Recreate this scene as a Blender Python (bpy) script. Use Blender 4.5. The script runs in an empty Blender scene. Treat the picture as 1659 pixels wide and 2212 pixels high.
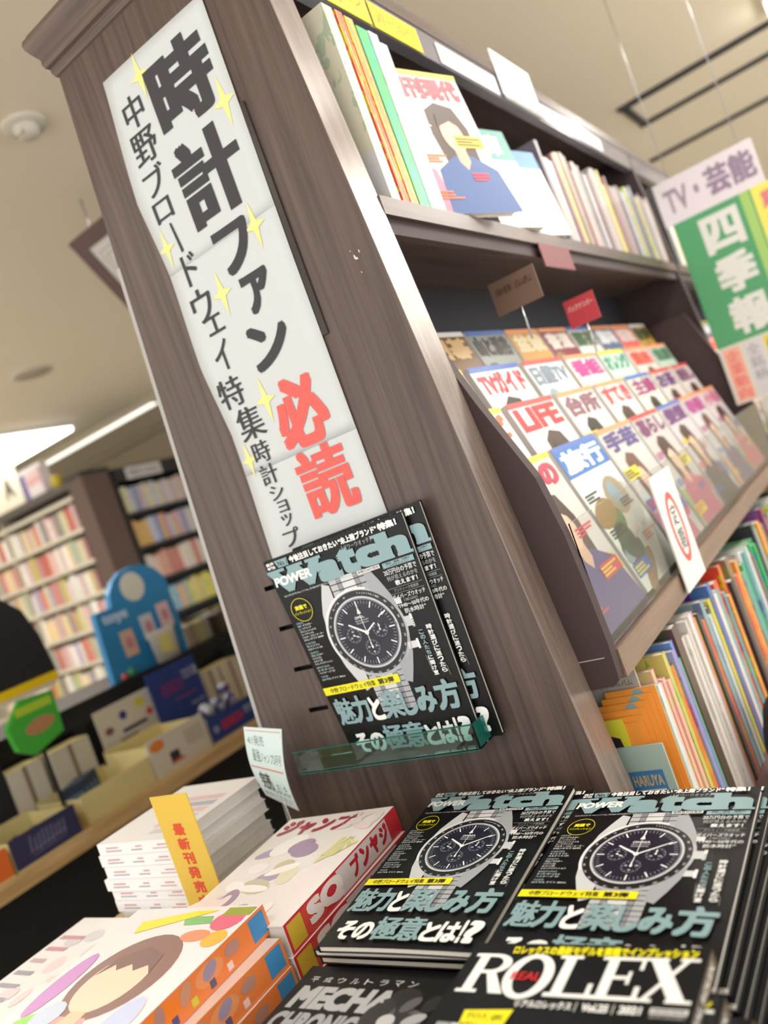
import bpy, bmesh, math, random
from mathutils import Vector, Matrix
random.seed(7)
S = bpy.context.scene
COL = S.collection

# ------------------------------------------------------------------ camera
CAM = Vector((0.0, -0.9, 1.25))
FPX = 1760.2
CX, CY = 829.5, 1106.0
AX = Vector((0.7834, -0.2777, -0.5561)).normalized()      # world X in camera axes (right, down, forward)
AY = Vector((0.5180, -0.2025, 0.8310))
AY = (AY - AX * AX.dot(AY)).normalized()
AZ = AX.cross(AY)
M3 = Matrix((AX, AY, AZ))                                 # camera axes -> world
def ray(p):
    return M3 @ Vector(((p[0] - CX) / FPX, (p[1] - CY) / FPX, 1.0))
def onX(p, x): r = ray(p); return CAM + r * ((x - CAM.x) / r.x)
def onY(p, y): r = ray(p); return CAM + r * ((y - CAM.y) / r.y)
def onZ(p, z): r = ray(p); return CAM + r * ((z - CAM.z) / r.z)

cam = bpy.data.cameras.new('camera')
camo = bpy.data.objects.new('camera', cam)
COL.objects.link(camo)
S.camera = camo
cr, cd, cf = M3.col[0], M3.col[1], M3.col[2]
camo.matrix_world = Matrix(((cr.x, -cd.x, -cf.x, CAM.x), (cr.y, -cd.y, -cf.y, CAM.y), (cr.z, -cd.z, -cf.z, CAM.z), (0, 0, 0, 1)))
cam.sensor_fit = 'HORIZONTAL'
cam.sensor_width = 36.0
cam.lens = FPX / 1659.0 * 36.0
cam.clip_start = 0.02
cam.dof.use_dof = True
cam.dof.focus_distance = 0.93
cam.dof.aperture_fstop = 4.2

# ------------------------------------------------------------------ world, exposure
W = bpy.data.worlds.new('world')
S.world = W
W.use_nodes = True
W.node_tree.nodes['Background'].inputs[0].default_value = (1.0, 0.985, 0.96, 1)
W.node_tree.nodes['Background'].inputs[1].default_value = 2.0
S.view_settings.view_transform = 'Standard'
S.view_settings.look = 'None'
S.view_settings.gamma = 1.0
S.view_settings.use_curve_mapping = False
S.view_settings.exposure = 0.0
S.cycles.use_denoising = True
LAMP = 26.0            # emission strength of the ceiling lamps' diffusers
CEIL = 2.65

# ------------------------------------------------------------------ materials
def lin(c):
    if isinstance(c, str):
        c = tuple(int(c[i:i + 2], 16) / 255 for i in (0, 2, 4))
    return tuple((x / 12.92 if x <= 0.04045 else ((x + 0.055) / 1.055) ** 2.4) for x in c[:3])
MATS = {}
def mat(name, color, rough=0.5, metal=0.0, spec=0.5, emit=None, strength=0.0, trans=0.0, ior=1.45, coat=0.0, bump=0.0, noise=0.0, nscale=60):
    if name in MATS: return MATS[name]
    m = bpy.data.materials.new(name); m.use_nodes = True
    nt = m.node_tree; b = nt.nodes['Principled BSDF']
    c = lin(color) + (1,)
    b.inputs['Base Color'].default_value = c
    b.inputs['Roughness'].default_value = rough
    b.inputs['Metallic'].default_value = metal
    b.inputs['Specular IOR Level'].default_value = spec
    b.inputs['IOR'].default_value = ior
    b.inputs['Transmission Weight'].default_value = trans
    b.inputs['Coat Weight'].default_value = coat
    b.inputs['Coat Roughness'].default_value = 0.12
    if emit:
        b.inputs['Emission Color'].default_value = lin(emit) + (1,)
        b.inputs['Emission Strength'].default_value = strength
    if noise or bump:
        tc = nt.nodes.new('ShaderNodeTexCoord'); n = nt.nodes.new('ShaderNodeTexNoise')
        n.inputs['Scale'].default_value = nscale; n.inputs['Detail'].default_value = 4
        nt.links.new(tc.outputs['Object'], n.inputs['Vector'])
        if noise:
            mx = nt.nodes.new('ShaderNodeMix'); mx.data_type = 'RGBA'
            mx.inputs[6].default_value = tuple(x * (1 - noise) for x in c[:3]) + (1,)
            mx.inputs[7].default_value = tuple(min(1, x * (1 + noise)) for x in c[:3]) + (1,)
            nt.links.new(n.outputs['Fac'], mx.inputs[0]); nt.links.new(mx.outputs[2], b.inputs['Base Color'])
        if bump:
            bp = nt.nodes.new('ShaderNodeBump'); bp.inputs['Strength'].default_value = bump; bp.inputs['Distance'].default_value = 0.001
            nt.links.new(n.outputs['Fac'], bp.inputs['Height']); nt.links.new(bp.outputs[0], b.inputs['Normal'])
    MATS[name] = m
    return m
def wood(name, dark, light, scale=(60, 60, 2.2), rough=0.42, streak=0.6, coat=0.0):
    if name in MATS: return MATS[name]
    m = bpy.data.materials.new(name); m.use_nodes = True
    nt = m.node_tree; b = nt.nodes['Principled BSDF']; N = nt.nodes.new; L = nt.links.new
    tc = N('ShaderNodeTexCoord'); mp = N('ShaderNodeMapping'); mp.inputs['Scale'].default_value = scale
    L(tc.outputs['Object'], mp.inputs[0])
    n1 = N('ShaderNodeTexNoise'); n1.inputs['Scale'].default_value = 1.0; n1.inputs['Detail'].default_value = 3; n1.inputs['Distortion'].default_value = 0.4
    n2 = N('ShaderNodeTexNoise'); n2.inputs['Scale'].default_value = 6.0; n2.inputs['Detail'].default_value = 6; n2.inputs['Roughness'].default_value = 0.7
    L(mp.outputs[0], n1.inputs['Vector']); L(mp.outputs[0], n2.inputs['Vector'])
    ad = N('ShaderNodeMath'); ad.operation = 'MULTIPLY_ADD'; ad.inputs[1].default_value = streak
    L(n2.outputs['Fac'], ad.inputs[0]); L(n1.outputs['Fac'], ad.inputs[2])
    cr_ = N('ShaderNodeValToRGB'); cr_.color_ramp.elements[0].position = 0.48; cr_.color_ramp.elements[1].position = 1.08 if streak > .5 else 0.95
    cr_.color_ramp.elements[0].color = lin(dark) + (1,); cr_.color_ramp.elements[1].color = lin(light) + (1,)
    L(ad.outputs[0], cr_.inputs[0]); L(cr_.outputs[0], b.inputs['Base Color'])
    bp = N('ShaderNodeBump'); bp.inputs['Strength'].default_value = 0.25; bp.inputs['Distance'].default_value = 0.0006
    L(n2.outputs['Fac'], bp.inputs['Height']); L(bp.outputs[0], b.inputs['Normal'])
    b.inputs['Roughness'].default_value = rough; b.inputs['Coat Weight'].default_value = coat; b.inputs['Coat Roughness'].default_value = .25
    MATS[name] = m
    return m
def print_mat(name='print', rough=0.38, coat=0.0):
    if name in MATS: return MATS[name]
    m = bpy.data.materials.new(name); m.use_nodes = True
    nt = m.node_tree; b = nt.nodes['Principled BSDF']
    a = nt.nodes.new('ShaderNodeVertexColor'); a.layer_name = 'col'
    nt.links.new(a.outputs[0], b.inputs['Base Color'])
    b.inputs['Roughness'].default_value = rough; b.inputs['Coat Weight'].default_value = coat; b.inputs['Coat Roughness'].default_value = .15
    MATS[name] = m
    return m
def spine_mat(name='spine_paper', bands=True):
    """cover paper whose colour is the object's own colour, with a printed title band"""
    if name in MATS: return MATS[name]
    m = bpy.data.materials.new(name); m.use_nodes = True
    nt = m.node_tree; b = nt.nodes['Principled BSDF']; N = nt.nodes.new; L = nt.links.new
    oi = N('ShaderNodeObjectInfo'); tc = N('ShaderNodeTexCoord'); sp = N('ShaderNodeSeparateXYZ')
    L(tc.outputs['Generated'], sp.inputs[0])
    no = N('ShaderNodeTexNoise'); no.inputs['Scale'].default_value = 6; no.noise_dimensions = '4D'; no.inputs['Detail'].default_value = 3
    mu = N('ShaderNodeMath'); mu.operation = 'MULTIPLY'; mu.inputs[1].default_value = 37
    L(oi.outputs['Random'], mu.inputs[0]); L(mu.outputs[0], no.inputs['W']); L(tc.outputs['Generated'], no.inputs['Vector'])
    gt = N('ShaderNodeMath'); gt.operation = 'GREATER_THAN'; gt.inputs[1].default_value = 0.56
    L(no.outputs['Fac'], gt.inputs[0])
    mx = N('ShaderNodeMix'); mx.data_type = 'RGBA'; L(gt.outputs[0], mx.inputs[0])
    hs = N('ShaderNodeHueSaturation'); hs.inputs['Hue'].default_value = .62; hs.inputs['Value'].default_value = .8; hs.inputs['Saturation'].default_value = 1.2
    L(oi.outputs['Color'], hs.inputs['Color']); L(oi.outputs['Color'], mx.inputs[6]); L(hs.outputs[0], mx.inputs[7])
    L(mx.outputs[2], b.inputs['Base Color']); b.inputs['Roughness'].default_value = .4
    MATS[name] = m
    return m

WOOD = wood('dark_walnut_laminate', '352a26', '61504a', scale=(95, 95, 2.0), rough=.42)
WOOD_S = wood('dark_walnut_shelf', '3a2f2d', '64524b', scale=(50, 2.2, 50), rough=.35)
WOOD_X = wood('dark_walnut_cornice', '3c302c', '69574f', scale=(2.2, 60, 60), rough=.4)
PLUM = mat('plum_brown_board', '3f2f30', rough=.6)
NAVY = mat('dark_back_board', '2e2d36', rough=.55)
TAN = wood('light_beech', 'b08d5c', 'd6b687', scale=(40, 3, 40), rough=.45, streak=.4)
TANX = wood('light_beech_top', 'b08d5c', 'd6b687', scale=(3, 40, 40), rough=.45, streak=.4)
BLACK = mat('black_laminate', '1c1c1e', rough=.45)
BLACKP = mat('black_plastic', '202224', rough=.3)
PAGES = mat('page_edges', 'dedad2', rough=.8, noise=.12, nscale=400)
PAGESW = mat('white_page_edges', 'e9e7e4', rough=.8, noise=.08, nscale=300)
COVERK = mat('black_glossy_cover', '09090b', rough=.36, spec=.35, coat=.08)
PAPER = mat('white_paper', 'cbd1d4', rough=.7)
PRINT = print_mat('printed_ink', .42)
GLOSS = print_mat('glossy_printed_ink', .36, .1)
MATTE = print_mat('matte_printed_ink', .75)
SPINE = spine_mat()
METAL = mat('brushed_steel', 'b9bbc0', rough=.25, metal=1.0)
ACRY = mat('green_edged_acrylic', 'bfe6de', rough=.03, trans=1.0, ior=1.49)
ACRYE = mat('acrylic_green_edge', '2f9a8c', rough=.12, trans=.7, ior=1.49)
CLEAR = mat('clear_acrylic', 'f4f8f8', rough=.02, trans=1.0, ior=1.2)
CARDB = mat('cream_cardboard', 'd2c48c', rough=.75, noise=.05, nscale=30)
CREAMB = mat('pale_grey_cardboard', 'cfc8b8', rough=.75)
GREYT = mat('pale_grey_edge_band', 'a9a7a6', rough=.4)

# ------------------------------------------------------------------ mesh building
class MB:
    def __init__(s): s.v = []; s.f = []; s.mi = []; s.smooth = []
    def add(s, vs, fs, mi=0, sm=False):
        o = len(s.v); s.v += [tuple(v) for v in vs]
        for f in fs: s.f.append([i + o for i in f]); s.mi.append(mi); s.smooth.append(sm)
        return s
    def box(s, a, b, mi=0):
        x0, y0, z0 = a; x1, y1, z1 = b
        return s.add([(x0, y0, z0), (x1, y0, z0), (x1, y1, z0), (x0, y1, z0), (x0, y0, z1), (x1, y0, z1), (x1, y1, z1), (x0, y1, z1)],
                     [(0, 3, 2, 1), (4, 5, 6, 7), (0, 1, 5, 4), (1, 2, 6, 5), (2, 3, 7, 6), (3, 0, 4, 7)], mi)
    def prism(s, poly, lo, hi, axis='y', mi=0):
        n = len(poly)
        mk = {'y': lambda p, h: (p[0], h, p[1]), 'x': lambda p, h: (h, p[0], p[1]), 'z': lambda p, h: (p[0], p[1], h)}[axis]
        vs = [mk(p, lo) for p in poly] + [mk(p, hi) for p in poly]
        fs = [tuple(range(n)), tuple(range(2 * n - 1, n - 1, -1))] + [(i, i + n, (i + 1) % n + n, (i + 1) % n) for i in range(n)]
        return s.add(vs, fs, mi)
    def tube(s, p, q, r, n=10, mi=0, r2=None):
        p = Vector(p); q = Vector(q); d = (q - p).normalized(); r2 = r if r2 is None else r2
        a = d.orthogonal().normalized(); b = d.cross(a); vs = []
        for c, rr in ((p, r), (q, r2)):
            vs += [c + (a * math.cos(2 * math.pi * i / n) + b * math.sin(2 * math.pi * i / n)) * rr for i in range(n)]
        fs = [(i, (i + 1) % n, (i + 1) % n + n, i + n) for i in range(n)] + [tuple(range(n - 1, -1, -1)), tuple(range(n, 2 * n))]
        return s.add(vs, fs, mi, True)
    def lathe(s, prof, c=(0, 0, 0), n=24, mi=0):
        vs = []; m = len(prof)
        for i in range(n):
            t = 2 * math.pi * i / n
            vs += [(c[0] + r * math.cos(t), c[1] + r * math.sin(t), c[2] + z) for r, z in prof]
        fs = [(i * m + j, ((i + 1) % n) * m + j, ((i + 1) % n) * m + j + 1, i * m + j + 1) for i in range(n) for j in range(m - 1)]
        return s.add(vs, fs, mi, True)
    def mesh(s, name, mats):
        me = bpy.data.meshes.new(name); me.from_pydata(s.v, [], s.f)
        for m in (mats if isinstance(mats, (list, tuple)) else [mats]): me.materials.append(m)
        me.polygons.foreach_set('material_index', s.mi); me.polygons.foreach_set('use_smooth', s.smooth)
        bm = bmesh.new(); bm.from_mesh(me); bmesh.ops.recalc_face_normals(bm, faces=bm.faces); bm.to_mesh(me); bm.free()
        me.update(); return me
    def build(s, name, mats, parent=None, loc=None, bevel=0.0):
        return link(name, s.mesh(name, mats), parent, loc, bevel)
def link(name, me, parent=None, loc=None, bevel=0.0):
    o = bpy.data.objects.new(name, me); COL.objects.link(o)
    if parent: o.parent = parent
    if loc is not None: o.location = loc
    if bevel:
        md = o.modifiers.new('bevel', 'BEVEL'); md.width = bevel; md.segments = 2; md.limit_method = 'ANGLE'
    return o
def tag(o, label, cat=None, group=None, kind=None):
    if label: o['label'] = label
    if cat: o['category'] = cat
    if group: o['group'] = group
    if kind: o['kind'] = kind
    return o
def thing(name, label, cat, loc=(0, 0, 0), axes=None, group=None, rotz=0.0):
    o = bpy.data.objects.new(name, None); COL.objects.link(o); o.empty_display_size = .02
    if axes:
        ux, uy, uz = [Vector(a) for a in axes]
        o.matrix_world = Matrix(((ux.x, uy.x, uz.x, loc[0]), (ux.y, uy.y, uz.y, loc[1]), (ux.z, uy.z, uz.z, loc[2]), (0, 0, 0, 1)))
    else:
        o.location = loc; o.rotation_euler = (0, 0, rotz)
    return tag(o, label, cat, group)
def struct(name, mb, m, label=None):
    o = mb.build(name, m); o['kind'] = 'structure'
    if label: o['label'] = label
    return o

# ------------------------------------------------------------------ print builder (flat ink on a sheet)
GC = {}
def glyphs(txt, bold=0.0, res=3):
    k = (txt, round(bold, 3), res)
    if k in GC: return GC[k]
    cu = bpy.data.curves.new('t', 'FONT'); cu.body = txt; cu.size = 1; cu.offset = bold; cu.resolution_u = res
    ob = bpy.data.objects.new('t', cu); COL.objects.link(ob)
    bpy.context.view_layer.update()
    me = bpy.data.meshes.new_from_object(ob.evaluated_get(bpy.context.evaluated_depsgraph_get()))
    vs = [(v.co.x, v.co.y) for v in me.vertices]; fs = [tuple(p.vertices) for p in me.polygons]
    bpy.data.objects.remove(ob); bpy.data.curves.remove(cu); bpy.data.meshes.remove(me)
    if vs:
        x0 = min(v[0] for v in vs); x1 = max(v[0] for v in vs); y0 = min(v[1] for v in vs); y1 = max(v[1] for v in vs)
    else: x0 = x1 = y0 = y1 = 0
    GC[k] = (vs, fs, (x0, y0, x1, y1)); return GC[k]
class PB:
    """coloured shapes laid out in metres on a sheet; build() maps them onto a surface"""
    EPS = 1.5e-4
    def __init__(s): s.v = []; s.f = []; s.c = []; s.L = 1; s.k = 0
    def sub(s): s.k = (s.k + 1) % 10; return s.L + s.k * .085     # no two pieces of ink share one height
    def lay(s, n): s.L = n; return s
    def poly(s, pts, c):
        o = len(s.v); z = s.sub(); s.v += [(p[0], p[1], z) for p in pts]; s.f.append(list(range(o, o + len(pts)))); s.c.append(lin(c)); return s
    def rect(s, x0, y0, x1, y1, c, n=1, shear=0.0):
        for i in range(n):
            a = x0 + (x1 - x0) * i / n; b = x0 + (x1 - x0) * (i + 1) / n; h = (y1 - y0) * shear
            s.poly([(a, y0), (b, y0), (b + h, y1), (a + h, y1)], c)
        return s
    def ell(s, x, y, rx, ry, c, n=28, a0=0, rot=0):
        cr_, sr = math.cos(rot), math.sin(rot); P = []
        for i in range(n):
            t = 2 * math.pi * i / n + a0; u, w = rx * math.cos(t), ry * math.sin(t); P.append((x + u * cr_ - w * sr, y + u * sr + w * cr_))
        return s.poly(P, c)
    def ring(s, x, y, r0, r1, c, n=40, a0=0.0, a1=2 * math.pi):
        for i in range(n):
            t, u = a0 + (a1 - a0) * i / n, a0 + (a1 - a0) * (i + 1) / n
            s.poly([(x + r0 * math.cos(t), y + r0 * math.sin(t)), (x + r1 * math.cos(t), y + r1 * math.sin(t)), (x + r1 * math.cos(u), y + r1 * math.sin(u)), (x + r0 * math.cos(u), y + r0 * math.sin(u))], c)
        return s
    def line(s, p, q, w, c, w2=None):
        w2 = w if w2 is None else w2
        d = Vector((q[0] - p[0], q[1] - p[1])); n = Vector((-d.y, d.x)).normalized()
        return s.poly([(p[0] - n.x * w / 2, p[1] - n.y * w / 2), (q[0] - n.x * w2 / 2, q[1] - n.y * w2 / 2), (q[0] + n.x * w2 / 2, q[1] + n.y * w2 / 2), (p[0] + n.x * w / 2, p[1] + n.y * w / 2)], c)
    def star(s, x, y, r, w, c):
        P = []
        for i in range(8):
            t = math.pi / 4 * i; rr = (r if i % 4 in (0,) else r * .55) if i % 2 == 0 else w
            if i in (2, 6): rr = r
            if i in (0, 4): rr = r * .55
            P.append((x + rr * math.cos(t), y + rr * math.sin(t)))
        return s.poly(P, c)
    def text(s, t, rect, c, bold=0.0, shear=0.0, rot=0.0, res=3, keep=False):
        """fit the text's outline box into rect (x0, y0, x1, y1)"""
        vs, fs, (a, b, a1, b1) = glyphs(t, min(0.0, bold) if not isinstance(bold, tuple) else 0.0, res)
        if not vs: return s
        if not isinstance(bold, tuple): bold = max(0.0, bold)
        bx, by = bold if isinstance(bold, tuple) else (bold, bold)
        bold = max(bx, by)
        a -= bx; b -= by; a1 += bx; b1 += by
        if bold <= 0: offs = [(0, 0)]
        elif bold < .028: offs = [(-bold, 0), (bold, 0)]
        elif bold < .0299: offs = [(bold, 0), (-bold * .5, bold * .87), (-bold * .5, -bold * .87)]
        else: offs = [(i * bx, j * by) for i in (-1, 0, 1) for j in (-1, 0, 1) if i or j]      # square-cornered heavy weight
        x0, y0, x1, y1 = rect; sx = (x1 - x0) / max(1e-6, a1 - a); sy = (y1 - y0) / max(1e-6, b1 - b)
        if keep: sx = sy = min(sx, sy)
        cr_, sr = math.cos(rot), math.sin(rot); lc = lin(c)
        for ox, oy in offs:
            o = len(s.v); z = s.sub()
            for x, y in vs:
                u, w = (x + ox - a) * sx, (y + oy - b) * sy; u += w * shear; s.v.append((x0 + u * cr_ - w * sr, y0 + u * sr + w * cr_, z))
            for f in fs: s.f.append([i + o for i in f]); s.c.append(lc)
        return s
    def build(s, name, parent, surf, mat_=None):
        me = bpy.data.meshes.new(name)
        me.from_pydata([tuple(surf(x, y, L * s.EPS)) for x, y, L in s.v], [], s.f)
        at = me.color_attributes.new('col', 'FLOAT_COLOR', 'CORNER'); k = 0
        data = [0.0] * (len(me.loops) * 4)
        for f, c in zip(s.f, s.c):
            for _ in f: data[k:k + 4] = (c[0], c[1], c[2], 1.0); k += 4
        at.data.foreach_set('color', data)
        me.materials.append(mat_ or PRINT)
        return link(name, me, parent)
flat = lambda x, y, h: (x, y, h)
def top_of(z, x0=0, y0=0): return lambda x, y, h: (x0 + x, y0 + y, z + h)

def bent(S, Wd, H, t0, t1, nu=14, nv=14, u0=0.0, v0=0.0):
    """closed sheet/block following the surface S(u, v, h) between heights t0 < t1"""
    m = MB(); vs = []
    for h in (t0, t1):
        for j in range(nv + 1):
            for i in range(nu + 1): vs.append(S(u0 + (Wd - 2 * u0) * i / nu, v0 + (H - 2 * v0) * j / nv, h))
    k = (nu + 1) * (nv + 1); fs = []
    g = lambda i, j, t: t * k + j * (nu + 1) + i
    for j in range(nv):
        for i in range(nu):
            fs.append((g(i, j, 0), g(i, j + 1, 0), g(i + 1, j + 1, 0), g(i + 1, j, 0))); fs.append((g(i, j, 1), g(i + 1, j, 1), g(i + 1, j + 1, 1), g(i, j + 1, 1)))
    for i in range(nu):
        fs.append((g(i, 0, 0), g(i + 1, 0, 0), g(i + 1, 0, 1), g(i, 0, 1))); fs.append((g(i, nv, 0), g(i, nv, 1), g(i + 1, nv, 1), g(i + 1, nv, 0)))
    for j in range(nv):
        fs.append((g(0, j, 0), g(0, j, 1), g(0, j + 1, 1), g(0, j + 1, 0))); fs.append((g(nu, j, 0), g(nu, j + 1, 0), g(nu, j + 1, 1), g(nu, j, 1)))
    m.add(vs, fs, 0, False); return m
def bilinear(c00, c10, c01, c11, Wd, H, bulge=None):
    c00, c10, c01, c11 = map(Vector, (c00, c10, c01, c11))
    n = (c10 - c00).cross(c01 - c00).normalized()
    def S(u, v, h):
        a, b = u / Wd, v / H
        p = c00 * (1 - a) * (1 - b) + c10 * a * (1 - b) + c01 * (1 - a) * b + c11 * a * b
        return p + n * (h + (bulge(a, b) if bulge else 0.0))
    return S
MESHC = {}
def cover_mesh(Wd, H, T, spine='l', ct=.0009):
    k = ('c', Wd, H, T, spine)
    if k not in MESHC:
        m = MB(); m.box((0, 0, 0), (Wd, H, ct)).box((0, 0, T - ct), (Wd, H, T))
        if spine == 'l': m.box((0, 0, ct), (ct, H, T - ct))
        else: m.box((Wd - ct, 0, ct), (Wd, H, T - ct))
        MESHC[k] = m.v, m.f
    return MESHC[k]
def book(name, label, cat, loc, axes, Wd, H, T, cmat, pmat=None, spine='l', group=None, art=None, artmat=None, color=None, spine_art=None):
    """a bound book: U-shaped cover, page block, printed cover. local x width, y height, z thickness"""
    t = thing(name, label, cat, loc, axes, group)
    key = ('cm', Wd, H, T, spine, cmat.name)
    if key not in MESHC:
        v, f = cover_mesh(Wd, H, T, spine); mb = MB(); mb.add(v, f); MESHC[key] = mb.mesh('cover', cmat)
    c = link('cover', MESHC[key], t)
    if color: c.color = lin(color) + (1,)
    key = ('pm', Wd, H, T, spine, (pmat or PAGES).name)
    if key not in MESHC:
        mb = MB(); i = .0025
        mb.box((.001 if spine == 'l' else i, i * .6, .001), (Wd - (i if spine == 'l' else .001), H - i * .6, T - .001)); MESHC[key] = mb.mesh('pages', pmat or PAGES)
    link('pages', MESHC[key], t)
    if art:
        o = art.build('cover_print', c, top_of(T), artmat or PRINT)
        if len(art.f) < 40: o['kind'] = 'stuff'
    if spine_art:
        x = Wd if spine != 'l' else 0
        sg = 1 if spine != 'l' else -1
        o = spine_art.build('spine_print', c, (lambda a, b, h: (x + sg * h, a, b)), artmat or PRINT)
        if len(spine_art.f) < 12: o['kind'] = 'stuff'
    return t
ORD = ['first', 'second', 'third', 'fourth', 'fifth', 'sixth', 'seventh', 'eighth', 'ninth', 'tenth', 'eleventh', 'twelfth', 'thirteenth', 'fourteenth', 'fifteenth', 'sixteenth', 'seventeenth', 'eighteenth', 'nineteenth', 'twentieth']
ORD = ORD[:19] + [w for t, d in (('twenty', 'twentieth'), ('thirty', 'thirtieth'), ('forty', 'fortieth'), ('fifty', 'fiftieth'), ('sixty', 'sixtieth')) for w in [d] + [t + '-' + o for o in ORD[:9]]]

# ================================================================== the room
FLOORM = mat('speckled_vinyl_floor', 'c9c2b4', rough=.4, noise=.08, nscale=25)
CEILM = mat('cream_ceiling_paint', 'f0e6d2', rough=.85, bump=.05, nscale=300)
WALLM = mat('cream_wall_paint', 'd2c8b4', rough=.85)
struct('floor', MB().box((-9, -4, -.05), (3.6, 9, 0)), FLOORM)
struct('ceiling', MB().box((-9, -4, CEIL), (3.6, 9, CEIL + .05)), CEILM)
struct('wall_left', MB().box((-9.1, -4, 0), (-9, 9, CEIL)), WALLM)
struct('wall_back', MB().box((-9, 9, 0), (3.6, 9.1, CEIL)), WALLM)

DIFF3 = mat('lit_soft_diffuser', 'ffffff', emit='fffaf3', strength=12.0)
DIFF2 = mat('lit_far_diffuser', 'ffffff', emit='fffaf3', strength=7.0)
DIFF = mat('lit_lamp_diffuser', 'ffffff', emit='fffaf3', strength=LAMP)
FRAMEW = mat('white_lamp_frame', 'e6e3de', rough=.5)
def ceiling_lamp(x0, y0, x1, y1, label, dm=None):
    t = thing('ceiling_lamp', label, 'lamp', ((x0 + x1) / 2, (y0 + y1) / 2, CEIL), group='ceiling lamps')
    a, b = (x1 - x0) / 2, (y1 - y0) / 2; w = .03
    m = MB(); m.box((-a, -b, -.03), (a, -b + w, 0)).box((-a, b - w, -.03), (a, b, 0)).box((-a, -b + w, -.03), (-a + w, b - w, 0)).box((a - w, -b + w, -.03), (a, b - w, 0))
    m.build('frame', FRAMEW, t); MB().box((-a + w, -b + w, -.055), (a - w, b - w, -.002)).build('diffuser', dm or DIFF, t)
    return t
ceiling_lamp(-6.75, 2.62, -5.25, 3.3, 'large glowing ceiling lamp panel above the far comic shelves on the left', DIFF2)
ceiling_lamp(-.06, 3.05, 1.2, 3.3, 'ceiling lamp panel at the upper right corner beside the dark ceiling rails')
for a, lab in (((.25, .2, .5, 1.4), 'nearest narrow lamp over the aisle right of the bookcase'), ((.55, 1.7, .8, 2.9), 'second narrow lamp over the aisle right of the bookcase'), ((1.0, 3.9, 2.2, 4.15), 'cross lamp on the ceiling beyond the two dark rails'), ((.6, 5.4, 1.8, 5.65), 'farthest lamp on the ceiling behind the bookcase'),
               ((-.9, -1.75, .3, -1.5), 'lamp on the ceiling behind the viewer, over the table side'), ((-2.9, -1.75, -1.7, -1.5), 'lamp on the ceiling behind the viewer, over the counter side'), ((-3.4, -.1, -3.15, 1.1), 'narrow lamp over the black raised shelf'), ((-.4, -3.2, .8, -2.95), 'rearmost lamp on the ceiling behind the viewer'), ((-4.3, -1.2, -4.05, 0.0), 'added unseen lamp over the far left aisle'), ((-5.3, .0, -5.05, 1.2), 'second added unseen lamp over the far left aisle'), ((-6.6, .3, -6.35, 1.5), 'third added unseen lamp over the far left aisle'), ((-4.5, .35, -4.25, 1.5), 'added unseen lamp over the aisle in front of the corner post')):  # far-left lamps are added out of view to brighten the ceiling and comic shelves
    ceiling_lamp(*a, lab, DIFF3 if ('viewer' in lab or 'raised' in lab) else None)

# dark ceiling rails, smoke detector, tilted sign
RAILM = mat('dark_grey_rail', '4d4d55', rough=.4, metal=.3)
def rail(p, q, w, label):
    t = thing('ceiling_rail', label, 'rail', ((p[0] + q[0]) / 2, (p[1] + q[1]) / 2, CEIL), group='dark rails on the ceiling')
    hx, hy = abs(q[0] - p[0]) / 2 + w / 2, abs(q[1] - p[1]) / 2 + w / 2
    m = MB(); m.box((-hx, -hy, -.012), (hx, hy, 0)); m.build('channel', RAILM, t, bevel=.003)
    n = MB()
    if hx > hy: n.box((-hx + .01, -hy * .4, -.016), (hx - .01, hy * .4, -.012))
    else: n.box((-hx * .4, -hy + .01, -.016), (hx * .4, hy - .01, -.012))
    n.build('slot', BLACK, t)
rail((-.75, 3.42), (3.2, 3.42), .06, 'nearest long dark rail on the ceiling at the upper right')
rail((-.75, 3.83), (3.2, 3.83), .05, 'second long dark rail on the ceiling, behind the nearest one')
rail((-.75, 3.485), (-.75, 3.77), .04, 'short dark cross rail joining the ends of the two ceiling rails')
rail((-1.05, 4.58), (-.05, 4.58), .06, 'dark rail on the ceiling above the green banner')
t = thing('air_diffuser', 'dark pointed air outlet at the end of the ceiling rail', 'vent', (-.05, 4.5, CEIL))
MB().prism([(0, 0), (.16, .07), (.36, .1), (.16, .12), (0, .16)], -.03, 0, 'z').build('housing', RAILM, t, bevel=.004)
BEAMM = mat('cream_ceiling_moulding', 'b9b09c', rough=.7)
t = thing('ceiling_light_trough', 'long cream ceiling trough with a glowing strip above the far shelves', 'trough', (-6.0, 3.72, CEIL))
MB().box((-2.6, -.06, -.05), (2.3, .06, -.001)).build('trough', BEAMM, t)
MB().box((-2.6, -.035, -.06), (1.2, .035, -.05)).build('light_strip', mat('lit_strip', 'ffffff', emit='fff6e6', strength=1.6), t)
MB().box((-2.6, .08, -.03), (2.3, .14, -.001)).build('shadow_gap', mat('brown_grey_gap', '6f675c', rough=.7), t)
t = thing('ceiling_light_trough', 'second cream moulding line on the ceiling behind the light trough', 'moulding', (-6.0, 4.6, CEIL))
MB().box((-2.6, -.05, -.06), (2.3, .05, -.001)).build('moulding', BEAMM, t)
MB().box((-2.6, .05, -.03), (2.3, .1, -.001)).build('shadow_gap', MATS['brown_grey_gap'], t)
p = onZ((52, 268), CEIL)
t = thing('smoke_detector', 'round cream smoke detector on the ceiling left of the cornice', 'detector', (p.x, p.y, CEIL))
SMK = mat('cream_plastic', 'cfc8ba', rough=.5)
MB().lathe([(0.0, -.012), (.062, -.012), (.066, -.004), (.066, 0)], n=32).build('base', SMK, t)
MB().lathe([(0.0, -.046), (.02, -.045), (.034, -.036), (.037, -.02), (.037, -.012)], n=32).build('dome', SMK, t)
MB().box((-.02, -.03, -.04), (.02, -.026, -.02)).build('grille', mat('grey_grille', '8a8680', rough=.6), t)
p = onZ((68, 805), CEIL)
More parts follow.
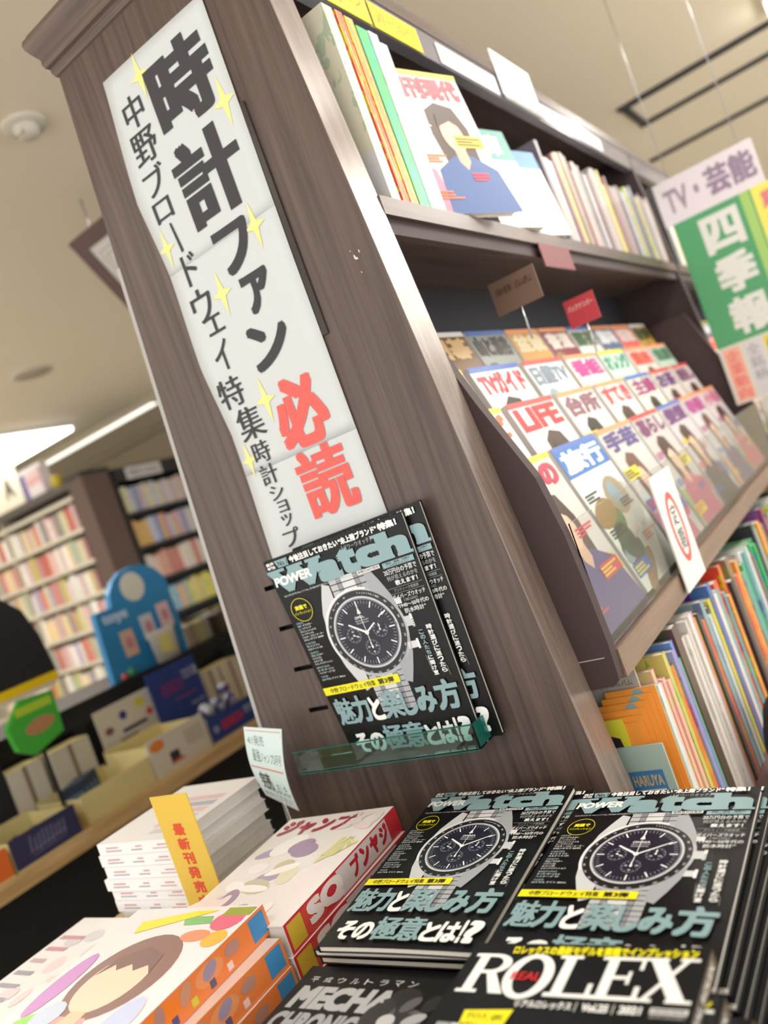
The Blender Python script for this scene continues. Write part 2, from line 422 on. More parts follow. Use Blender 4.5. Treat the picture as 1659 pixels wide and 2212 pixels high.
t = thing('ceiling_speaker', 'faint round grille on the ceiling above the far shelves', 'speaker', (p.x, p.y, CEIL))
MB().lathe([(0, -.006), (.1, -.006), (.11, 0)], n=28).build('grille', mat('beige_grille', 'b5ac9a', rough=.7), t)
MB().lathe([(.1, -.009), (.115, -.007), (.118, 0)], n=28).build('rim', SMK, t)
a, b, c = onY((150, 525), 1.2), onY((218, 463), 1.2), None
ux = Vector((1, 0, 0)); uy = Vector((0, .57, -.82)).normalized(); uz = ux.cross(uy)
t = thing('hanging_sign', 'brown framed white sign hung at a slant beneath the ceiling behind the panel', 'sign', (a.x, a.y, a.z), (ux, uy, uz))
FR = mat('red_brown_frame', '5b4541', rough=.5)
m = MB(); Wd, Hh, w = .62, .38, .055
m.box((0, 0, -.012), (Wd, w, .012)).box((0, Hh - w, -.012), (Wd, Hh, .012)).box((0, w, -.012), (w, Hh - w, .012)).box((Wd - w, w, -.012), (Wd, Hh - w, .012)); m.build('frame', FR, t)
MB().box((w, w, -.006), (Wd - w, Hh - w, .004)).build('panel', mat('sign_white', 'c9c6bf', rough=.6), t)
pb = PB()
for k in (.03, .05):
    x0, y0, x1, y1 = w + k, w + k, Wd - w - k, Hh - w - k
    for r in ((x0, y0, x1, y0 + .003), (x0, y1 - .003, x1, y1), (x0, y0, x0 + .003, y1), (x1 - .003, y0, x1, y1)): pb.rect(*r, '77747a')
pb.build('printed_border', t, lambda x, y, h: (x, y, -.006 - h), MATTE)
for x in (.12, .5): MB().tube((x, .02, 0), (x, .02 - .82 * .125, .57 * .125), .003).build('rod', METAL, t)

# ================================================================== the bookcase
def xr(z): return -.431 - (z - .816) * .0646          # leaning front edge, right side
def xl(z): return -.9625 + (z - .978) * .0748         # leaning edge, left side
BC = thing('bookcase', 'dark walnut double-sided bookcase with a tapering end panel and carved cornice', 'bookcase', (-.69, 0, 0))
OB = Vector((-.69, 0, 0))
def bc(mb, name, m, label=None, bevel=0.0, parent=None):
    mb.v = [(v[0] - OB.x, v[1] - OB.y, v[2] - OB.z) for v in mb.v]
    o = mb.build(name, m, parent or BC, None, bevel)
    if parent: pass
    if label: o['label'] = label
    return o
PT = .06
zrows = [0.0]
for zc in (.990, 1.055, 1.120, 1.184): zrows += [zc - .0035, zc + .0035]
zrows += [1.5, 2.02]
xcols = [None, -.853, -.815, -.585, -.546, None]
m = MB()
def px(i, z): return xl(z) if i == 0 else xr(z) if i == 5 else xcols[i]
for j in range(len(zrows) - 1):
    z0, z1 = zrows[j], zrows[j + 1]
    for i in range(5):
        hole = (i in (1, 3)) and (j % 2 == 1) and j < 9
        a0, a1, b1, b0 = px(i, z0), px(i + 1, z0), px(i + 1, z1), px(i, z1)
        if not hole: m.add([(a0, 0, z0), (a1, 0, z0), (b1, 0, z1), (b0, 0, z1)], [(0, 1, 2, 3)])
        else:
            d = .014
            m.add([(a0, 0, z0), (a1, 0, z0), (b1, 0, z1), (b0, 0, z1), (a0, d, z0), (a1, d, z0), (b1, d, z1), (b0, d, z1)],
                  [(4, 5, 6, 7), (0, 1, 5, 4), (1, 2, 6, 5), (2, 3, 7, 6), (3, 0, 4, 7)], 1)
m.add([(xl(0), 0, 0), (xr(0), 0, 0), (xr(2.02), 0, 2.02), (xl(2.02), 0, 2.02), (xl(0), PT, 0), (xr(0), PT, 0), (xr(2.02), PT, 2.02), (xl(2.02), PT, 2.02)],
      [(4, 7, 6, 5), (0, 4, 5, 1), (1, 5, 6, 2), (2, 6, 7, 3), (3, 7, 4, 0)])
bc(m, 'end_panel', [WOOD, mat('slot_black', '141212', rough=.7)])
bc(MB().prism([(xr(0) - .0, 0), (xr(0) + .0012, 0), (xr(2) + .0012, 2), (xr(2), 2)], .0, PT, 'y'), 'front_edge', wood('glossy_walnut_edge', '5d504a', '8a7a72', rough=.2, coat=.6))
bc(MB().prism([(xl(.6) - .004, .6), (xl(.6) + .0035, .6), (xl(1.72) + .0035, 1.72), (xl(1.72) - .004, 1.72)], -.0012, PT, 'y'), 'edge_strip', GREYT, 'pale grey edge strip')
# cornice: moulded profile round the top of the end panel
prof = [(0, 2.016), (.003, 2.018), (.0055, 2.024), (.0058, 2.030), (.010, 2.033), (.012, 2.039), (.0115, 2.046), (.013, 2.049), (.019, 2.058), (.0235, 2.066), (.025, 2.073), (.023, 2.080), (.0, 2.080)]
m = MB(); vs = []; n = len(prof)
path = [((xl(2.0) - 0, PT + .02), (-1, 0)), ((xl(2.0), 0), (-1, -1)), ((xr(2.0), 0), (1, -1)), ((xr(2.0), PT + .02), (1, 0))]
for (bx, by), (dx, dy) in path:
    for r, z in prof: vs.append((bx + dx * r, by + dy * r, z))
fs = [(k * n + i, (k + 1) * n + i, (k + 1) * n + i + 1, k * n + i + 1) for k in range(3) for i in range(n - 1)]
fs += [tuple(range(n)), tuple(range(3 * n, 4 * n))]
m.add(vs, fs); bc(m, 'cornice', WOOD_X)
bc(MB().box((xl(2) - .018, -.018, 2.0805), (xr(2) + .018, PT + .018, 2.086)), 'cornice_cap', WOOD_X)
YE = 3.55
DIV = [1.80, YE]
bc(MB().box((-.70, PT, 0), (-.68, YE, 2.0)), 'back_board', NAVY)
bc(MB().prism([(xl(0), 0), (xl(0) + .015, 0), (xl(2) + .015, 2), (xl(2), 2)], PT, YE, 'y'), 'left_face', WOOD)
bc(MB().box((xl(2), PT, 1.995), (xr(2) + .004, YE, 2.02)), 'top_board', WOOD_S)
yprev = PT
for y in DIV:
    bc(MB().prism([(-.68, 0), (xr(0), 0), (xr(2), 1.995), (-.68, 1.995)], y, y + .03, 'y'), 'divider', PLUM)
FASC = mat('grey_fascia', '8d8b95', rough=.22, metal=.5)
def xs(z): return xr(z)
for (ya, yb) in ((PT, 1.80), (1.83, YE)):
    bc(MB().box((xr(2) - .018, ya, 1.94), (xr(2) + .002, yb, 1.995)), 'fascia', FASC)
    bc(MB().box((-.68, ya, 1.598), (xr(1.6) + .002, yb, 1.624)), 'shelf', WOOD_S)
    bc(MB().box((xr(1.6) - .02, ya, 1.575), (xr(1.6) - .006, yb, 1.598)), 'shelf_rail', PLUM)
    # stepped magazine rack
    for k, (xa, za, xb, zb) in enumerate(((-.455, .967, -.480, 1.045), (-.497, 1.045, -.520, 1.12), (-.537, 1.12, -.562, 1.20), (-.579, 1.20, -.66, 1.44))):
        bc(MB().prism([(xa, za), (xa + .004, za + .004), (xb + .004, zb + .004), (xb, zb)], ya + .03, yb, 'y'), 'rack_board', NAVY)
        bc(MB().prism([(xa, za), (xa + .042, za), (xa + .042, za + .003), (xa, za + .003)], ya + .03, yb, 'y'), 'rack_ledge', CLEAR)
    bc(MB().box((-.68, ya + .023, .94), (-.405, yb, .966)), 'ledge', WOOD_S)
    bc(MB().box((-.405, ya + .023, .930), (-.393, yb, .968)), 'ledge_lip', wood('brown_lip', '6b5648', '8b7361', scale=(40, 2, 40), rough=.4))
    bc(MB().box((-.68, ya, .575), (-.33, yb, .60)), 'bottom_shelf', wood('red_brown_base', '5a3f3a', '74524a', scale=(40, 2, 40), rough=.3))
    bc(MB().box((-.40, ya, .0), (-.38, yb, .575)), 'kick_board', PLUM)
    bc(MB().box((-.3975, ya + .02, .975), (-.3955, yb, 1.14)), 'acrylic_guard', CLEAR)
# rack side panels: curved plum boards
sp = [(-.68, .928), (-.405, .928), (-.396, .936), (-.394, .985), (-.396, 1.06), (-.399, 1.13), (-.410, 1.21), (-.430, 1.265), (-.452, 1.325), (-.473, 1.391), (-.50, 1.47), (-.68, 1.47)]
for y in (PT + .001, 1.768):
    bc(MB().prism(sp, y, y + .02, 'y'), 'rack_side_panel', PLUM)
bc(MB().prism([(-.452, .966), (-.405, .966), (-.405, .9672), (-.452, .9672)], PT + .0002, PT + .0012, 'y'), 'seam', GREYT)
# scuffs in the walnut laminate, fixed marks
pbm = PB()
for (x, z, w, h) in ((-.512, 1.553, .002, .007), (-.5105, 1.549, .003, .004), (-.503, 1.556, .0012, .005), (-.515, 1.560, .001, .002), (-.5095, 1.53, .0008, .003)):
    pbm.poly([(x, z), (x + w, z - h * .3), (x + w * 1.2, z - h), (x - w * .1, z - h * .8)], 'd8d6d4')
pbm.build('scuff_mark', BC, lambda x, z, h: (x - OB.x, -h, z), MATTE)

# ================================================================== the banner on the end panel
PO = thing('poster', 'tall white paper banner with black and red Japanese lettering and pale stars', 'poster', (-.703, -.002, 1.212))
def wave(x, z): return .0016 * math.sin(z * 21 + 1) * max(0, (-.70 - x) / .11) ** 2 + .0006 * math.sin(z * 9) + .0012
def psurf(x, z, h): return (x + .703, -(wave(x, z) + h), z - 1.212)
def pedge(z):
    pts = [(1.21, -.813), (1.414, -.806), (1.519, -.815), (1.662, -.812), (1.776, -.8215), (1.958, -.805)]
    for (a, xa), (b, xb) in zip(pts, pts[1:]):
        if a <= z <= b: return xa + (xb - xa) * (z - a) / (b - a)
    return -.805
for k, (z0, z1) in enumerate(((1.212, 1.356), (1.350, 1.668), (1.662, 1.953))):
    m = MB(); nu, nv = 10, 20; vs = []
    for h in (k * .0002 - .0003, k * .0002):
        for j in range(nv + 1):
            z = z0 + (z1 - z0) * j / nv; xa = pedge(z)
            xb = -.596 if z < 1.6 else -.596 + (z - 1.6) * .011
            for i in range(nu + 1):
                x = xa + (xb - xa) * i / nu; vs.append(psurf(x, z + (.005 * (1 - i / nu) if k == 2 and j == nv else 0), h))
    K = (nu + 1) * (nv + 1); g = lambda i, j, t_: t_ * K + j * (nu + 1) + i; fs = []
    for j in range(nv):
        for i in range(nu):
            for t_ in (0, 1): fs.append((g(i, j, t_), g(i + 1, j, t_), g(i + 1, j + 1, t_), g(i, j + 1, t_)))
    for i in range(nu): fs += [(g(i, 0, 0), g(i + 1, 0, 0), g(i + 1, 0, 1), g(i, 0, 1)), (g(i, nv, 0), g(i + 1, nv, 0), g(i + 1, nv, 1), g(i, nv, 1))]
    for j in range(nv): fs += [(g(0, j, 0), g(0, j + 1, 0), g(0, j + 1, 1), g(0, j, 1)), (g(nu, j, 0), g(nu, j + 1, 0), g(nu, j + 1, 1), g(nu, j, 1))]
    m.add(vs, fs, 0, True); m.build('paper_sheet', PAPER, PO)
INK, RED, STAR = '3c3b40', 'e0645e', 'e5e292'
pb = PB().lay(9)
for ch, r in (('時', (-.730, 1.822, -.611, 1.932)), ('計', (-.739, 1.690, -.617, 1.809)), ('フ', (-.714, 1.612, -.647, 1.677)), ('ァ', (-.694, 1.549, -.643, 1.603)), ('ン', (-.717, 1.474, -.645, 1.537))):
    pb.text(ch, r, INK, (.05, .022) if ch == '計' else (.05, .032) if ch == '時' else (.035, .035), res=4)
pb.build('headline', PO, psurf, MATTE)
pb = PB().lay(9)
pb.text('必', (-.718, 1.354, -.627, 1.453), RED, (.045, .04), res=4).text('読', (-.716, 1.255, -.625, 1.351), RED, (.04, .022), res=4)
pb.build('red_headline', PO, psurf, MATTE)['label'] = 'red lettering'
pb = PB().lay(9)
for ch, r in (('中', (-.788, 1.868, -.747, 1.915)), ('野', (-.794, 1.816, -.744, 1.864)), ('ブ', (-.796, 1.770, -.752, 1.812)), ('ロ', (-.797, 1.733, -.760, 1.764)), ('ー', None), ('ド', (-.782, 1.631, -.754, 1.678)),
              ('ウ', (-.792, 1.574, -.750, 1.625)), ('ェ', (-.777, 1.553, -.744, 1.581)), ('イ', (-.783, 1.500, -.752, 1.545)), ('特', (-.801, 1.447, -.753, 1.492)), ('集', (-.788, 1.394, -.738, 1.443)),
              ('時', (-.779, 1.358, -.746, 1.391)), ('計', (-.780, 1.325, -.747, 1.356)), ('シ', (-.775, 1.301, -.748, 1.323)), ('ョ', (-.769, 1.281, -.749, 1.299)), ('ッ', (-.771, 1.261, -.750, 1.279)), ('プ', (-.779, 1.231, -.748, 1.258)), ('ガ', (-.782, 1.214, -.752, 1.228))):
    if r: pb.text(ch, r, INK, .018)
    else: pb.poly([(-.777, 1.727), (-.773, 1.727), (-.768, 1.683), (-.773, 1.681)], INK)
pb.build('side_lettering', PO, psurf, MATTE)
for x, z, r in ((-.735, 1.926, .034), (-.614, 1.817, .036), (-.636, 1.654, .034), (-.798, 1.699, .03), (-.729, 1.599, .034), (-.722, 1.438, .034), (-.790, 1.370, .028)):
    PB().lay(8).star(x, z, r, r * .21, STAR).build('star', PO, psurf, MATTE)
m = MB(); m.box((.107, -.0008, .268), (.117, .001, .59)); m.build('dark_strip', mat('dark_glossy_strip', '342c2a', rough=.25), PO)  # narrow dark glossy strip along the banner's right edge

# ================================================================== watch magazine artwork
MW, MH = .212, .297
TEAL, YEL, WHT, GRY = '86a5ab', 'ece21c', 'eef0f0', '9aa0a2'
def art_watch(full=True):
    p = PB()
    R = lambda u0, v0, u1, v1: (u0 * MW, v0 * MH, u1 * MW, v1 * MH)
    cx, cy = .505 * MW, .565 * MH
    # soft grey studio backdrop
    p.lay(1)
    # bracelet
    for (va, vb, n) in ((.748, .835, 3), (.20, .40, 8)):
        for k in range(n):
            a = va + (vb - va) * k / n; b = a + (vb - va) / n * .86
            for (ua, ub, c) in ((.385, .435, 'b9bcc1'), (.437, .468, '8b8e94'), (.470, .560, 'd4d6d9'), (.562, .592, '8b8e94'), (.594, .645, 'a7aab0')):
                p.rect(*R(ua, a, ub, b), c)
    p.lay(2)
    # case and lugs
    for sx in (-1, 1):
        for sy in (-1, 1):
            p.poly([(cx + sx * .046, cy + sy * .030), (cx + sx * .0575, cy + sy * .016), (cx + sx * .0535, cy + sy * .038), (cx + sx * .0455, cy + sy * .058), (cx + sx * .037, cy + sy * .076), (cx + sx * .027, cy + sy * .072), (cx + sx * .028, cy + sy * .046)][::1 if sx * sy > 0 else -1], 'c9ccd0' if sx < 0 else '9fa3a9')
    p.ell(cx, cy, .0600, .0605, 'aeb2b8', 48)
    p.rect(cx + .056, cy - .006, cx + .067, cy + .007, 'c2c5ca').rect(cx + .067, cy - .008, cx + .0705, cy + .009, 'e2e4e6')
    p.rect(cx + .052, cy + .024, cx + .064, cy + .032, 'd8dadd').rect(cx + .050, cy - .034, cx + .064, cy - .025, 'd0d2d6').rect(cx + .064, cy - .036, cx + .067, cy - .023, 'f0f0f0')
    for k in range(6): p.rect(cx + .0675, cy - .0075 + k * .0027, cx + .0705, cy - .0063 + k * .0027, '6d7076')
    p.lay(3).ring(cx, cy, .0575, .0605, 'e3e5e8', 48, 1.2, 3.6).ell(cx, cy, .0565, .0565, '14151a', 48)
    p.lay(4).ring(cx, cy, .0460, .0485, 'c6c8cd', 48).ring(cx, cy, .0440, .0460, '707480', 48)
    if full:
        for k, s_ in enumerate(('60', '65', '70', '75', '80', '85', '90', '100', '110', '120', '130', '140', '150', '160', '170', '180', '190', '200', '225', '250', '300', '350', '400', '500')):
            a = math.pi / 2 + math.radians(14 + k * 13.4); r = .0525
            x, y = cx + r * math.cos(a), cy + r * math.sin(a); rt = a - math.pi / 2
            w = .0030 if len(s_) == 2 else .0042
            p.text(s_, (x - w / 2 * math.cos(rt), y - w / 2 * math.sin(rt) - .0012, x - w / 2 * math.cos(rt) + w, y - w / 2 * math.sin(rt) + .0014), 'c9cbd0', .02, rot=rt)
        for k, ch in enumerate('TACHYMETRE'):
            a = math.pi / 2 - math.radians(8 + k * 3.6); r = .0515; rt = a - math.pi / 2
            p.text(ch, (cx + r * math.cos(a), cy + r * math.sin(a), cx + r * math.cos(a) + .002, cy + r * math.sin(a) + .0024), 'c9cbd0', .02, rot=rt)
    p.lay(5).ell(cx, cy, .0442, .0442, '17152a', 48)
    p.lay(6)
    for k in range(60):
        a = math.radians(6 * k); c, s_ = math.cos(a), math.sin(a); big = k % 5 == 0
        r0, r1 = (.0345, .0430) if big else (.0385, .0425)
        p.line((cx + r0 * c, cy + r0 * s_), (cx + r1 * c, cy + r1 * s_), .0017 if big else .00045, 'eceef0' if big else 'b6b9c2')
    for (dx, dy) in ((-.0205, 0), (.0205, 0), (0, -.0205)):
        p.ring(cx + dx, cy + dy, .0098, .0104, '7b7d92', 26)
        for k in range(12):
            a = math.radians(30 * k); p.line((cx + dx + .0078 * math.cos(a), cy + dy + .0078 * math.sin(a)), (cx + dx + .0096 * math.cos(a), cy + dy + .0096 * math.sin(a)), .0004, 'd0d2da')
    p.text('OMEGA', (cx - .0095, cy + .0195, cx + .0095, cy + .0232), 'dfe0e6', .03)
    p.text('Speedmaster', (cx - .0105, cy + .0152, cx + .0105, cy + .0186), 'c2c4ce', 0, shear=.2).text('PROFESSIONAL', (cx - .0095, cy + .0128, cx + .0095, cy + .0146), 'c2c4ce', .01)
    for s_, x, y in (('60', -.0205, .005), ('40', -.0255, -.003), ('20', -.016, -.003), ('30', .0205, .005), ('20', .016, -.003), ('10', .0255, -.003), ('9', -.0055, -.0195), ('3', .0055, -.0195), ('6', 0, -.0265)):
        p.text(s_, (cx + x - .0017, cy + y - .0012, cx + x + .0017, cy + y + .0014), 'd5d7df', .02)
    p.lay(7)
    def hand(deg, l, w, tail=0.0, w2=None, c='f0f1f2'):
        a = math.radians(90 - deg); p.line((cx - tail * math.cos(a), cy - tail * math.sin(a)), (cx + l * math.cos(a), cy + l * math.sin(a)), w, c, w2)
    hand(304, .027, .0030, 0, .0022); hand(58, .039, .0022, 0, .0013)
    p.line((cx - .0205, cy), (cx - .0135, cy - .0035), .0009, 'f0f0f0').line((cx + .0205, cy), (cx + .0205, cy + .008), .0009, 'f0f0f0').line((cx, cy - .0205), (cx - .001, cy - .0135), .0009, 'f0f0f0')
    p.lay(8); hand(0, .0405, .0010, .019, .0004)
    p.poly([(cx - .0028, cy + .026), (cx + .0028, cy + .026), (cx + .0004, cy + .034), (cx - .0004, cy + .034)], 'f2f3f4').ell(cx, cy, .0030, .0030, 'f0f1f2', 14).ell(cx, cy - .019, .0015, .0015, 'f0f1f2', 10)
    for dx, dy in ((-.0205, 0), (.0205, 0), (0, -.0205)): p.ell(cx + dx, cy + dy, .0014, .0014, 'f0f0f0', 10)
    # lettering
    p.lay(10)
    p.text('業界', R(.018, .974, .078, .989), WHT, .03).text('専門誌', R(.018, .957, .078, .971), WHT, .03)
    p.poly([(.082 * MW, .990 * MH), (.182 * MW, .990 * MH), (.176 * MW, .955 * MH), (.098 * MW, .955 * MH)], TEAL)
    p.lay(11).text('No.1', R(.102, .960, .172, .985), '17191b', .02, shear=.15)
    p.lay(10).text('今後注目しておきたい', R(.192, .958, .552, .989), WHT, .045).text('“未上陸ブランド”', R(.558, .958, .825, .989), WHT, .045).text('特集！', R(.832, .958, .955, .989), WHT, .05)
    # masthead with slab serifs
    x = [.012, .335, .475, .630, .795]; w = [.385, .17, .17, .17, .185]
    p.text('W', R(.004, .836, .392, .948), TEAL, .05, res=4)
    p.text('a', R(.345, .828, .515, .918), TEAL, .062, res=4).text('t', R(.505, .830, .640, .945), TEAL, .06, res=4).text('c', R(.630, .832, .790, .920), TEAL, .062, res=4).text('h', R(.785, .836, .985, .950), TEAL, .062, res=4)
    for (a, b, c, d) in ((.0, .936, .13, .950), (.15, .936, .27, .950), (.29, .936, .405, .950), (.762, .938, .86, .951), (.775, .835, .875, .847), (.895, .835, 1.0, .847)): p.rect(*R(a, b, c, d), TEAL, 2)
    p.lay(12).text('POWER', R(.022, .872, .302, .915), WHT, .04, shear=.12)
    p.lay(10).text('［パワーウオッチ］', R(.565, .930, .765, .953), GRY, .02)
    p.text('2021年5月号 No.117 May 定価870円(税込) https://www.powerwatch.jp', R(.045, .816, .585, .827), 'c9ccce', .01)
    p.rect(*R(.598, .813, .757, .829), 'e6e8e8').lay(11).text('奇数月30日発売', R(.604, .816, .751, .827), '202224', .02)
    p.lay(10).ring(.125 * MW, .742 * MH, .0158, .0165, YEL, 36)
    p.text('実機で', R(.080, .743, .172, .765), YEL, .04).text('インプレッション', R(.062, .722, .190, .736), YEL, .02)
    rows = (('OMEGA', 1), ('スピードマスター', 0), ('ムーンウォッチ', 0), ('プロフェッショナル', 0), ('コーアクシャル', 0), ('マスター クロノメーター', 0), ('クロノグラフ 42MM', 0), ('CARTIER', 1), ('サントス ドゥ', 0), ('カルティエ LM', 0), ('ZENITH', 1), ('クロノマスター', 0), ('リバイバル', 0), ('ルパン三世', 0), ('セカンドエディション', 0), ('BREITLING', 1), ('スーパーオーシャン', 0), ('ヘリテージ ’57', 0), ('TUDOR', 1), ('ロイヤル デイト 38mm', 0))
    v = .695; gap = 0
    for s_, head in rows:
        if head: v -= .005
        wd = .0142 * len(s_) if not head else .0115 * len(s_)
        p.text(s_, R(.038, v - .0105, .038 + wd, v), TEAL if head else 'dfe2e2', .025); v -= .0139
    p.lay(10).rect(.008 * MW, .322 * MH, .600 * MW, .360 * MH, YEL, 10)
    p.lay(11).text('中野ブロードウェイ特集', R(.060, .328, .420, .354), '1b1b14', .025).text('第3弾', R(.440, .328, .560, .354), '1b1b14', .03)
    p.lay(13)
    for ch, a, b, c, s_ in (('魅', .030, .172, TEAL, 1), ('力', .168, .300, TEAL, 1), ('と', .305, .395, WHT, .86), ('楽', .395, .548, TEAL, 1), ('し', .548, .652, TEAL, .9), ('み', .655, .795, TEAL, .9), ('方', .800, .965, TEAL, 1)):
        p.text(ch, R(a, .168, b, .168 + .132 * s_), c, (.034, .018) if ch in '魅楽' else .04, res=3)
    for ch, a, b, c, s_ in (('そ', .075, .190, WHT, .88), ('の', .195, .315, WHT, .82), ('極', .315, .475, TEAL, 1.08), ('意', .472, .630, TEAL, 1.08), ('と', .632, .730, WHT, .86), ('は', .730, .845, WHT, .9), ('!', .852, .872, WHT, 1), ('?', .882, .965, WHT, 1)):
        p.text(ch, R(a, .025, b, .025 + .108 * s_), c, (.034, .018) if ch in '極意' else .04, res=3)
    # right-hand blurbs
    p.lay(10).rect(*R(.775, .803, .985, .826), TEAL, 2).lay(11).text('時計、機械、宝飾の', R(.800, .815, .960, .824), '17191b', .01).text('この時計がスゴイ', R(.800, .805, .950, .813), '17191b', .01)
    p.lay(10).text('20万円台の予算で', R(.765, .772, .985, .798), 'dfe2e2', .02).text('何が買えるのかを', R(.772, .747, .980, .769), GRY, .02).text('教えます！', R(.815, .722, .965, .744), 'dfe2e2', .03)
    p.rect(*R(.755, .714, .985, .7152), GRY).rect(*R(.755, .690, .985, .6912), GRY).text('アンティーク倶楽部', R(.790, .696, .955, .710), GRY, .01)
    p.text('ダイバーズウオッチ', R(.762, .664, .985, .686), 'dfe2e2', .02).text('［第2回］', R(.83, .650, .92, .661), GRY, .01).text('“1940〜50年代の', R(.770, .626, .985, .647), 'dfe2e2', .02).text('防水時計”', R(.810, .600, .955, .622), 'dfe2e2', .02)
    for i, ch in enumerate('時計選びに迷ったら'): p.text(ch, R(.905, .535 - i * .0235 - .021, .942, .535 - i * .0235), 'e6e8e8', .03)
    for i, ch in enumerate('この人たちに聞け！'): p.text(ch, R(.845, .520 - i * .0225 - .019, .878, .520 - i * .0225), TEAL if i < 5 else 'e6e8e8', .03)
    p.line((.835 * MW, .41 * MH), (.842 * MW, .335 * MH), .0004, GRY).line((.948 * MW, .35 * MH), (.95 * MW, .31 * MH), .0004, GRY)
    return p
AW = art_watch(True)
def bent_mag(name, label, S, T, base, group, full_art=True, cat='magazine', artp=None):
    """magazine following the surface S (front cover at h = 0, back at h = -T)"""
    t = thing(name, label, cat, base, None, group); b = Vector(base)
    SS = lambda u, v, h: Vector(S(u, v, h)) - b
    m = bent(SS, MW, MH, -.0008, 0); 
    m2 = bent(SS, MW, MH, -T, -T + .0008); m.add(m2.v, m2.f)
    k = bent(lambda u, v, h: SS(u * .006, v, h), MW, MH, -T + .0008, -.0008, 2, 14); m.add(k.v, k.f)
    cv = m.build('cover', COVERK, t)
    bent(SS, MW, MH, -T + .0008, -.0008, u0=.0018, v0=.0016).build('pages', PAGES, t)
    if full_art: (artp or AW).build('cover_print', cv, lambda x, y, h: SS(x, y, h + .0004), GLOSS)
    return t
# the copies hanging in the acrylic tray (frontmost first)
def px3(p, y): return onY(p, y)
bl, br_, tl, tr = onY((768, 1636), -.030), onY((1047, 1607), -.030), onY((568, 1216), -.060), onY((866, 1106), -.030)
Sf = bilinear(bl, br_, tl, tr, MW, MH, lambda a, b: .001 * math.sin(math.pi * a))
bent_mag('magazine', 'front black watch magazine standing in the acrylic tray on the end panel', Sf, .007, ((bl + br_) / 2), 'copies of the black watch magazine')
d1, d2 = Vector((.024, .0105, .004)), Vector((.036, .019, .008))
for k, (d, lab) in enumerate(((d1, 'second watch magazine in the tray, peeking out right behind the front copy'), )):
    S2 = bilinear(bl + d, br_ + d, tl + Vector((.03, .034, .004)), tr + d + Vector((0, 0, .002)), MW, MH)
    bent_mag('magazine', lab, S2, .007, (bl + br_) / 2 + d, 'copies of the black watch magazine')
# acrylic tray
TR = thing('acrylic_tray', 'clear green-edged acrylic magazine tray hooked into the end panel slots', 'tray', (-.705, -.03, .9145))
def trp(m, n, mt): m.v = [(v[0] + .705, v[1] + .03, v[2] - .9145) for v in m.v]; return m.build(n, mt, TR)
tx0, tx1 = -.862, -.552
trp(MB().box((tx0, -.0545, .918), (tx1, -.0520, .948)), 'front_lip', ACRY)
trp(MB().box((tx0, -.0520, .9155), (tx1, -.0005, .918)), 'floor', ACRY)
trp(MB().box((tx0, -.0547, .948), (tx1, -.0518, .9492)), 'lip_edge', ACRYE)
trp(MB().box((tx0, -.0547, .9145), (tx1, -.0505, .9155)), 'fold_edge', ACRYE)
trp(MB().box((tx1 - .0025, -.0520, .918), (tx1, -.0015, .948)), 'end_plate', ACRYE)
trp(MB().box((-.75, -.0026, .918), (-.575, -.0004, .990)), 'back_plate', ACRY)
trp(MB().box((-.583, -.0004, .9885), (-.577, .010, .9915)), 'hook', ACRY)

# ================================================================== display table and the stacks on it
TZ = .76
T0 = thing('display_table', 'low display table of pale wood carrying the stacked magazines', 'table', (-.66, -.37, 0))
def tb(m, n, mt, bevel=0): m.v = [(v[0] + .66, v[1] + .37, v[2]) for v in m.v]; return m.build(n, mt, T0, bevel=bevel)
tb(MB().box((-1.27, -.74, TZ - .03), (-.05, -.004, TZ)), 'tabletop', TANX, .002)
for x in (-1.24, -.14):
    for y in (-.71, -.09): tb(MB().box((x, y, 0), (x + .06, y + .06, TZ - .03)), 'leg', WOOD)
tb(MB().box((-1.18, -.70, TZ - .12), (-.14, -.68, TZ - .03)), 'apron', TANX)

# lower copies of the watch magazine share their meshes
TM = .0075
cvme = MB(); cvme.add(*cover_mesh(MW, MH, TM)); cvme = cvme.mesh('cover', COVERK)
pgme = MB().box((.001, .0016, .001), (MW - .0025, MH - .0016, TM - .001)).mesh('pages', PAGES)
tmp = AW.build('cover_print', None, top_of(TM), GLOSS); AWME = tmp.data; bpy.data.objects.remove(tmp)
def copy_mag(x, y, z, rot, label):
    t = thing('magazine', label, 'magazine', (x, y, z), None, 'copies of the black watch magazine', rot)
    cv = link('cover', cvme, t); link('pages', pgme, t); link('cover_print', AWME, cv); return t
rnd = random.Random(3)
for nm, x0, y0, dx in (('left', -.640, -.337, .0030), ('right', -.436, -.369, .0042)):
    for k in range(9):
        z = TZ + k * .0096; j = 8 - k
        copy_mag(x0 + dx * min(j, 5) + rnd.uniform(-.002, .002), y0 + rnd.uniform(-.002, .002), z, math.radians(rnd.uniform(-2.2, .4)), '%s copy below the top one in the %s stack of watch magazines on the table' % (ORD[j], nm))
zt = TZ + 9 * .0096 + .0062
def curl(a, b): return .004 * math.sin(math.pi * a) * (1 - b) - .0025 * b
cs = [onZ(p, zt) for p in ((686, 2048), (1034, 2062), (945, 1718), (1243, 1700))]
bent_mag('magazine', 'top black watch magazine of the left stack, with curled page edges', bilinear(*cs, MW, MH, lambda a, b: .002 + .0012 * math.sin(math.pi * a) * (1 - b)), .007, (cs[0] + cs[1]) / 2, 'copies of the black watch magazine')
cs = [Vector((-.430, -.366, zt)), Vector((-.226, -.380, zt)), onZ((1262, 1720), zt), onZ((1646, 1703), zt)]
bent_mag('magazine', 'top black watch magazine of the right stack, partly under the white-lettered one', bilinear(*cs, MW, MH, lambda a, b: .002 + .001 * math.sin(math.pi * a)), .007, (cs[0] + cs[1]) / 2, 'copies of the black watch magazine')

